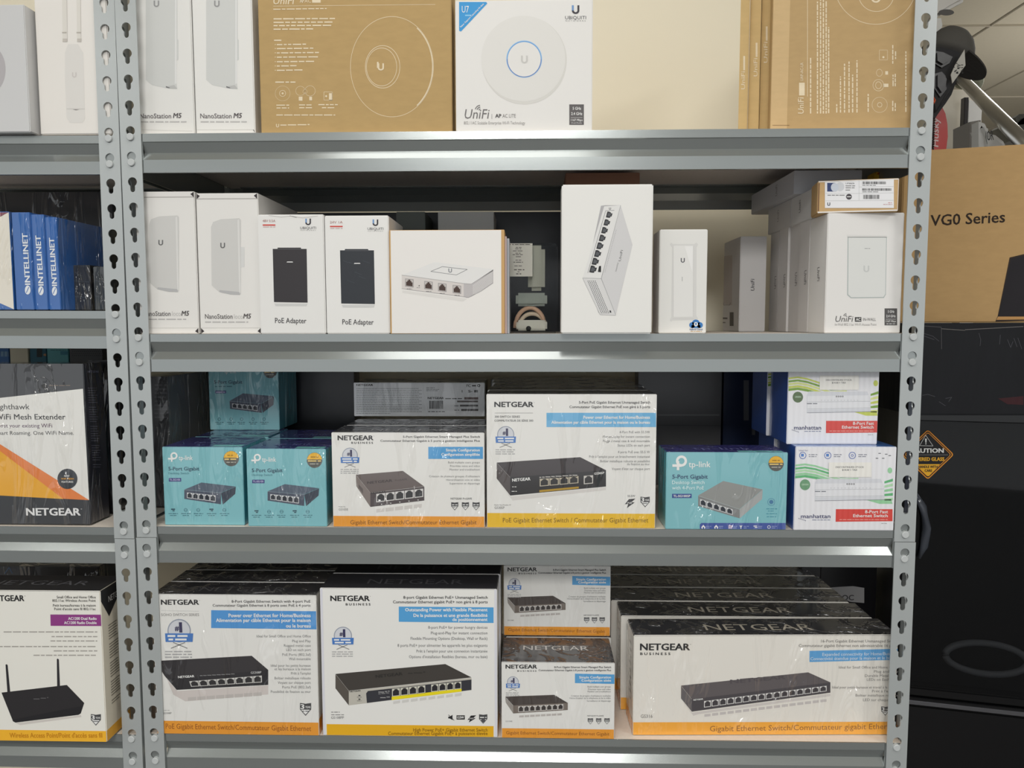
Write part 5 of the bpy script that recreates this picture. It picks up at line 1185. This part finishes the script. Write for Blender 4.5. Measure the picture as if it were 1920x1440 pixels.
# the big carton on top of the stack, turned a little towards the camera
Pl = at(1689, 440, .235)
yw = -.27
X = Vector((math.cos(yw), math.sin(yw), 0)); Yd = Vector((-math.sin(yw), math.cos(yw), 0))
ztop = hit(1742, 281, Pl, -Yd).z; zbot = hit(1800, 605, Pl, -Yd).z
class FreeBox(Carton):
    def __init__(s, name, O, yaw, W_, D, H, fin, body, faces=None, bev=.002):
        s.W = W_; s.D = D; s.H = H; s.z0 = O.z; s.O = O; s.yaw = yaw; s.name = name; s.fin = fin
        s.X = Vector((math.cos(yaw), math.sin(yaw), 0)); s.Yd = Vector((-math.sin(yaw), math.cos(yaw), 0)); s.N = -s.Yd
        s.mb = MB(); s.ch = []; s.loc = O + s.X * (W_ / 2) + s.Yd * (D / 2)
        s.M = Matrix.Translation(s.loc) @ Matrix.Rotation(yaw, 4, 'Z')
        s.mb.box((-W_ / 2, -D / 2, 0), (W_ / 2, D / 2, H), s.c(body), bev, {k: s.c(v) for k, v in (faces or {}).items()})
vg = FreeBox('monitor_carton', Vector((Pl.x, Pl.y, zbot)), yw, .62, .16, ztop - zbot, 'kraft', (190, 156, 108))
A = vg.face('F', ZH)
A.text('VG0 Series', 1340, 1800, 409, 66, (52, 42, 36), .015, y1=386)
A.poly([(1742, 1000), (1756, 970), (1830, 605), (2400, 470), (2400, 985), (1744, 1003)], (60, 50, 44), 1)
A.poly([(1760, 968), (1838, 612), (2400, 484), (2400, 968)], (44, 42, 46), 2); A.poly([(1748, 992), (1758, 972), (2400, 972), (2400, 984)], (196, 150, 96), 3)
A.line([(1300, 1022), (1400, 1018), (1530, 1016)], 5, (214, 190, 170), 2)
vg.done('large brown monitor carton with a screen drawing, right of the shelving', 'carton')
# black carton under it
z2 = at(1800, 776, .17).z
bc = FreeBox('storage_carton', Vector((Pl.x - .010, .145, z2)), 0.0, .66, .36, zbot - z2 - .0005, 'scuffed', (22, 23, 27), bev=.003)
A = bc.face('F', Z36)
A.line([(170, 104), (284, 112), (286, 250)], 3, (86, 84, 86), 1); A.line([(434, 128), (800, 108)], 4, (110, 106, 104), 1); A.line([(284, 122), (434, 132), (436, 124)], 3, (120, 116, 112), 1)
for pts in ([(170, 150), (230, 168), (270, 200)], [(170, 166), (240, 190)], [(520, 150), (532, 190), (528, 230)], [(655, 160), (650, 220)], [(700, 190), (720, 240), (735, 200)], [(740, 180), (760, 236)], [(165, 540), (200, 534), (245, 548)], [(270, 580), (310, 606)], [(310, 560), (350, 552), (330, 580)], [(765, 180), (790, 250)]):
    A.line(pts, 2.2, (84, 84, 90), 1)
A.poly([(640, 560), (800, 545), (800, 600), (700, 596)], (58, 28, 32), 1)
bc.done('black scuffed carton under the brown monitor carton, right of the shelving', 'carton')
# tall black glass-sided computer case, turned towards the camera
Pc = at(1705, 1000, .20)
yc = -.22
Xc = Vector((math.cos(yc), math.sin(yc), 0)); Yc = Vector((-math.sin(yc), math.cos(yc), 0))
O = Vector((Pc.x + .012, .245, 0)); zcb = hit(1800, 1296, O, -Yc).z
case = empty('computer_case', O, yc)
tag(case, 'tall black glossy computer case with a yellow caution diamond, right of the shelving', 'computer case')
GB = mat((12, 12, 14), 'gloss'); SB = mat((16, 16, 19), 'satin')
Wc, Dc = .56, .30
def cpart(name, a, b_, m, bev=.002, parent=case):
    mb = MB(); mb.box(a, b_, m, bev); return mb.build(name, parent)
cpart('back_shell', (0, .03, .02), (Wc, Dc, z2 - .0015), SB)
cpart('top_panel', (0, 0, z2 - .020), (Wc, .0295, z2 - .0015), GB)
cpart('plinth', (0, 0, .02), (Wc, .0295, zcb - .036), GB, .004)
cpart('trim_strip', (0.01, -.004, zcb - .034), (Wc, .012, zcb - .026), mat((130, 130, 134), 'metal'), .001)
cpart('lower_rail', (0.0, .0, zcb - .018), (Wc, .0295, zcb - .001), GB, .003)
g = cpart('glass_panel', (0.004, -.004, zcb + .001), (Wc, .000, z2 - .021), mat((10, 11, 13), 'smoked'), .001)
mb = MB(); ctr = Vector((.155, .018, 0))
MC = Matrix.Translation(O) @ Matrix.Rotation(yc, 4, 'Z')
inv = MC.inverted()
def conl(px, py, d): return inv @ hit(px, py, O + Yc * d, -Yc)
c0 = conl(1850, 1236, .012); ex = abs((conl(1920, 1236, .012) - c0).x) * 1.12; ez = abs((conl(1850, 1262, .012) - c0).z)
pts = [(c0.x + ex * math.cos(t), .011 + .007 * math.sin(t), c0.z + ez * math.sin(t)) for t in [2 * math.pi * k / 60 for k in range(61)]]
mb.tube(pts, .0062, mat((176, 182, 190), 'satin'), 10, False); mb.build('reflection_ring', case, (0, 0.004, 0))  # pale ring modelled behind the glass to imitate a reflection in it
mb = MB(); a = conl(1736, 925, -.004); bq = conl(1752, 985, -.004); cq = conl(1742, 1045, -.004); dq = conl(1722, 1052, -.004)
pts = [conl(1716, 925, -.010), conl(1730, 950, -.010), conl(1737, 990, -.010), conl(1733, 1025, -.010), conl(1722, 1046, -.010)]
mb.tube(pts, [.004, .007, .008, .007, .004], mat((66, 70, 78), 'gloss'), 12); mb.build('reflection_arc', case)  # curved tube shaped as a glossy reflection on the panel
# feet
for x in (.03, Wc - .05):
    for y in (.03, Dc - .06): cpart('foot', (x, y, 0), (x + .03, y + .03, .022), mat((20, 20, 20)), .002)
tb_ = FreeBox('storage_carton', Vector((1.214, .400, 0)), 0.0, .118, .06, hit(1580, 1062, Vector((0, .40, 0)), Vector((0, 1, 0))).z, 'satin', (24, 24, 27))
tb_.part('torn_label', 'F', Z44, lambda A: (A.poly([(1376, 204), (1430, 200), (1520, 195), (1590, 206), (1590, 300), (1500, 292), (1440, 262)], (168, 168, 170), 1), A.text('OC', 1452, 1524, 282, 32, (60, 60, 62), .02)), label='torn grey label')
tb_.done('tall black carton with a torn grey label, just outside the rear right upright', 'carton')
# caution diamond on the glass
mb = MB()
A = Art(mb, MC, O - Yc * .0045, Xc, Vector((0, 0, 1)), -Yc, (9, 9), 'card', Z36)
A.put = lambda uvs, faces, m, layer, clamp=True: Art.put(A, uvs, faces, m, layer, False)
def dia(cx, cy, r, rd=16):
    out = []
    for ang in (90, 0, -90, 180):
        vx, vy = cx + r * math.cos(math.radians(ang)) * 1.02, cy - r * math.sin(math.radians(ang)) * .98
        for da in (45, 15, -15, -45):
            t = math.radians(ang + da); out.append((vx - rd * 1.2 * math.cos(math.radians(ang)) + rd * math.cos(t), vy + rd * 1.2 * math.sin(math.radians(ang)) - rd * math.sin(t)))
    return out
cx, cy = 200, 912
A.poly(dia(cx, cy, 158), (232, 150, 40), 1); A.poly(dia(cx, cy, 150, 14), (26, 24, 26), 2); A.poly(dia(cx, cy, 142, 12), (232, 150, 40), 3); A.poly(dia(cx, cy, 137, 12), (26, 24, 26), 4)
A.poly([(cx - 76, 972), (cx + 76, 972), (cx + 6, 1046), (cx - 6, 1046)], (238, 178, 40), 5)
A.line([(60, 972), (330, 972)], 3, (232, 150, 40), 5) if False else None
A.line([(86, 914), (326, 914)], 2, (150, 150, 150), 5)
A.line([(148, 856), (186, 790), (232, 858), (148, 856)], 2.4, WHT, 5); A.poly([(181, 812), (193, 812), (190, 838), (184, 838)], WHT, 6); A.ell(187, 845, 4, 4, WHT, 6, n=10)
A.text('CAUTION', 88, 298, 900, 26, WHT, .045, layer=6); A.text('TEMPERED GLASS', 78, 302, 951, 21, (236, 176, 40), .05, layer=6)
A.text('HANDLE WITH', 140, 260, 996, 15, (30, 26, 26), .05, layer=6); A.text('CARE', 180, 226, 1020, 15, (30, 26, 26), .05, layer=6)
o = mb.build('caution_sticker', None); o.parent = case
o['label'] = 'black and amber diamond sticker'

# ------------------------------------------------------------------ beyond: things hung and stored past the end of the shelving
DK = mat((60, 58, 58), 'cloth')
def blob(name, rings, m, seg=24, parent=None, smooth=True):
    """lathe-like solid: rings of (centre, rx, ry, up-axis tilt)"""
    vs = []; 
    for cc, rx, ry in rings:
        for k in range(seg):
            t = 2 * math.pi * k / seg; vs.append(cc + Vector((rx * math.cos(t), ry * math.sin(t), 0)))
    fs = []
    for i in range(len(rings) - 1):
        for k in range(seg):
            k2 = (k + 1) % seg; fs.append((i * seg + k, i * seg + k2, (i + 1) * seg + k2, (i + 1) * seg + k))
    fs += [tuple(range(seg))[::-1], tuple(range((len(rings) - 1) * seg, len(rings) * seg))]
    mb = MB(); mb.add(vs, fs, m, smooth); return mb.build(name, parent)
YB = .95
def pz(px, py, Y=YB): return at(px, py, Y)
s_ = .80 * (CAM - pz(1800, 100)).length / F       # metres per pixel there
# peaked cap, crown to the upper left and brim to the lower right
cap = empty('peaked_cap', pz(1788, 72)); cap.rotation_euler = (0, math.radians(22), 0)
tag(cap, 'dark grey peaked cap hanging above the black work glove, upper right', 'cap')
mb = MB(); rr = []
import itertools
seg = 28; vs = []; rings = [(-34, 48, 40), (-22, 47, 40), (-10, 43, 37), (2, 36, 32), (12, 25, 22), (16, 9, 8)]
for dz, rx, ry in rings:
    for k in range(seg):
        t = 2 * math.pi * k / seg; vs.append(Vector((rx * s_ * math.cos(t) * (1 + .04 * math.cos(3 * t)), ry * s_ * math.sin(t), dz * s_)))
fs = [(i * seg + k, i * seg + (k + 1) % seg, (i + 1) * seg + (k + 1) % seg, (i + 1) * seg + k) for i in range(len(rings) - 1) for k in range(seg)] + [tuple(range((len(rings) - 1) * seg, len(rings) * seg)), tuple(range(seg))[::-1]]
mb.add(vs, fs, mat((92, 90, 86), 'cloth'), True); mb.build('crown', cap)
mb = MB(); vs = []; n = 20
for z in (-31, -34):
    for k in range(n + 1):
        t = -math.pi * .5 + math.pi * k / n
        vs.append(Vector(((20 + 62 * math.cos(t)) * s_, 44 * math.sin(t) * s_, (z - 14 * math.cos(t)) * s_)))
m_ = n + 1
fs = [tuple(range(m_)), tuple(range(m_, 2 * m_))[::-1]] + [(k, (k + 1) % m_, m_ + (k + 1) % m_, m_ + k) for k in range(m_)]
mb.add(vs, fs, mat((62, 60, 58), 'cloth')); mb.build('brim', cap)
def slab(name, pts, Y, th, m, bev, parent=None, Z=ZD, smooth=False, floor=False):
    """a thick shape with its own outline, edges rounded off"""
    P3 = [at(Z[0] + x / Z[2], Z[1] + y / Z[2], Y) for x, y in pts]
    if floor:
        for p, (x, y) in zip(P3, pts):
            if y == max(q[1] for q in pts): p.z = 0.0005
    bm = bmesh.new(); f = bm.faces.new([bm.verts.new(p) for p in P3]); r_ = bmesh.ops.extrude_face_region(bm, geom=[f])
    for v in [g for g in r_['geom'] if isinstance(g, bmesh.types.BMVert)]: v.co.y += th
    bmesh.ops.recalc_face_normals(bm, faces=bm.faces)
    if bev: bmesh.ops.bevel(bm, geom=[e for e in bm.edges if abs(e.verts[0].co.y - e.verts[1].co.y) < 1e-6], offset=bev, segments=4, affect='EDGES')
    me = bpy.data.meshes.new(name); bm.to_mesh(me); bm.free(); me.materials.append(m)
    for p in me.polygons: p.use_smooth = smooth
    o = bpy.data.objects.new(name, me); C.objects.link(o); o.parent = parent
    return o
# work glove: palm, thumb and fingers pointing down behind the upright, with a hang tag
gl = empty('work_glove', (0, 0, 0)); tag(gl, 'black padded work glove with a paper hang tag, hanging below the cap', 'glove')
slab('palm', [(1330, 300), (1400, 292), (1480, 310), (1530, 330), (1520, 420), (1500, 520), (1470, 600), (1430, 660), (1400, 700), (1365, 752), (1330, 740), (1300, 600), (1300, 400)], YB - .075, .035, mat((52, 52, 54), 'cloth'), .012, gl)
slab('padding', [(1345, 320), (1410, 330), (1470, 360), (1450, 400), (1400, 430), (1350, 400)], YB - .087, .02, mat((40, 40, 42), 'satin'), .006, gl)
slab('padding', [(1350, 470), (1400, 455), (1440, 500), (1430, 570), (1390, 620), (1350, 560)], YB - .087, .02, mat((40, 40, 44), 'satin'), .006, gl)
slab('cuff_tab', [(1335, 600), (1345, 620), (1358, 640), (1350, 662), (1336, 640)], YB - .090, .012, mat((206, 96, 60), 'cloth'), .003, gl)
tg = slab('hang_tag', [(1476, 420), (1538, 318), (1544, 420), (1460, 536), (1450, 480)], YB - .097, .002, mat((196, 194, 186)), 0, gl)
mb = MB(); A = Flat(mb, YB - .0973, ZD)
r = random.Random(2)
for k in range(26): x = r.uniform(1466, 1520); y = r.uniform(395, 470); A.rect(x, y, x + r.uniform(4, 14), y + 5, (60, 60, 58), 1)
o = mb.build('tag_print', None); o.parent = gl
# red card with white lettering behind a coiled black spring
rc = empty('tool_card', (0, 0, 0)); tag(rc, 'red tool card with white lettering below the black glove', 'package')
slab('backing_card', [(1340, 700), (1395, 690), (1415, 730), (1428, 800), (1430, 880), (1420, 960), (1330, 965)], YB, .004, mat((186, 48, 44), 'satin'), .0, rc)
mb = MB(); A = Flat(mb, YB - .0005, ZD)
A.text('Husky', 1368, 1372, 945, 44, (226, 200, 200), .02, y1=760, hv=(-40, -4), shear=.2); A.rect(1336, 930, 1410, 936, WHT, 2) if False else None
mbx = mb; o = mb.build('lettering', None); o.parent = rc
mb = MB()
a = at(1360 + 1332 / 3.4286, 640 / 3.4286, YB - .02); c_ = at(1360 + 1320 / 3.4286, 960 / 3.4286, YB - .02)
pts = [a.lerp(c_, t / 220.0) + Vector((.007 * math.cos(t * .6), .007 * math.sin(t * .6), 0)) for t in range(221)]
mb.tube(pts, .0018, mat((40, 40, 42), 'satin'), 6); mb.build('coiled_cord', rc)
# white bracket and round white reflector lamp, top
br = empty('wall_lamp', (0, 0, 0)); tag(br, 'white and chrome round lamp at the top right corner, above the cap', 'lamp')
slab('chrome_arm', [(1345, 112), (1395, 112), (1402, 160), (1390, 195), (1362, 216), (1340, 216)], YB - .02, .02, mat((210, 210, 206), 'satin'), .005, br)
slab('shade', [(1340, -60), (1545, -60), (1540, 5), (1490, 30), (1440, 58), (1390, 90), (1368, 108), (1350, 105), (1340, 80)], YB + .02, .03, mat((222, 220, 214), 'satin'), .008, br)
mb = MB(); p = at(1360 + 1418 / 3.4286, 78 / 3.4286, YB + .017); 
A = Flat(mb, YB + .0195, ZD); A.ell(1420, 80, 50, 20, (96, 94, 92), 1, n=30); o = mb.build('lens', None); o.parent = br
# far pieces
YF = 1.6
tb = empty('metal_tube', (0, 0, 0)); tag(tb, 'silver metal tube slanting down to the right under the ceiling', 'tube')
mb = MB(); a = at(1360 + 1490 / 3.4286, 480 / 3.4286, YF + .4); c_ = at(1360 + 1960 / 3.4286, 960 / 3.4286, YF - .3)
mb.tube([a, a.lerp(c_, .5), c_], [.020, .022, .024], mat((200, 198, 192), 'metal'), 20); mb.build('tube', tb)
mb = MB(); mb.tube([a, a.lerp(c_, .07)], .0262, mat((150, 148, 144), 'metal'), 20); mb.build('collar', tb)
cn = empty('spray_can', (0, 0, 0)); tag(cn, 'grey-green rolled bag lying behind the slanting metal tube', 'bag'); cn.name = 'rolled_bag'
mb = MB(); a = at(1360 + 1500 / 3.4286, 520 / 3.4286, YF + .6); c_ = at(1360 + 1640 / 3.4286, 530 / 3.4286, YF + .6)
mb.tube([a, a.lerp(c_, .3), a.lerp(c_, .92), c_], [.028, .034, .034, .026], mat((104, 106, 90), 'cloth'), 20); mb.build('roll', cn)
slab('cabinet_side', [(1300, 574), (1600, 574), (1600, 1100), (1300, 1100)], YF + .5, .3, mat((226, 220, 206), 'satin'), .004, floor=True); bpy.data.objects['cabinet_side'].name = 'storage_cabinet'
cab = bpy.data.objects['storage_cabinet']; tag(cab, 'cream metal cabinet standing behind the red tool card', 'cabinet')
dr = slab('picture_frame', [(1540, 625), (1566, 625), (1560, 1100), (1532, 1100)], YF + .44, .03, mat((60, 58, 60), 'satin'), .002, floor=True); tag(dr, 'dark grey upright post beside the cream cabinet', 'post'); dr.name = 'door_post'
wp = slab('whiteboard', [(1566, 640), (1600, 650), (1650, 700), (1650, 1100), (1560, 1100)], YF + .45, .02, mat((238, 238, 236)), .001, floor=True); tag(wp, 'bright white panel right of the dark post', 'panel'); wp.name = 'white_panel'
gb2 = slab('equipment_box', [(1575, 782), (1645, 770), (1640, 1000), (1572, 1000)], YF + .2, .12, mat((150, 146, 142), 'satin'), .003); tag(gb2, 'small grey box standing in front of the white panel', 'box')
bag = empty('plastic_bag', (0, 0, 0)); tag(bag, 'clear white plastic bag with dark letters, on top behind the monitor carton', 'bag')
slab('film', [(1650, 770), (1690, 785), (1720, 850), (1760, 860), (1810, 900), (1840, 960), (1830, 1040), (1650, 1040)], YF - .1, .08, mat((222, 222, 220), 'satin'), .02, bag)
mb = MB(); A = Flat(mb, YF - .1005, ZD); A.text('(OR', 1675, 1725, 905, 60, (60, 60, 62), .01, y1=898); o = mb.build('lettering', None); o.parent = bag
hb = slab('helmet_bag', [(1816, 800), (1850, 775), (1890, 770), (1885, 745), (1910, 725), (2000, 720), (2000, 880), (1900, 880), (1860, 840)], YF + .4, .15, mat((64, 64, 58), 'cloth'), .02); hb.name = 'tool_bag'; tag(hb, 'dark lumpy bag at the right edge under the ceiling', 'bag')
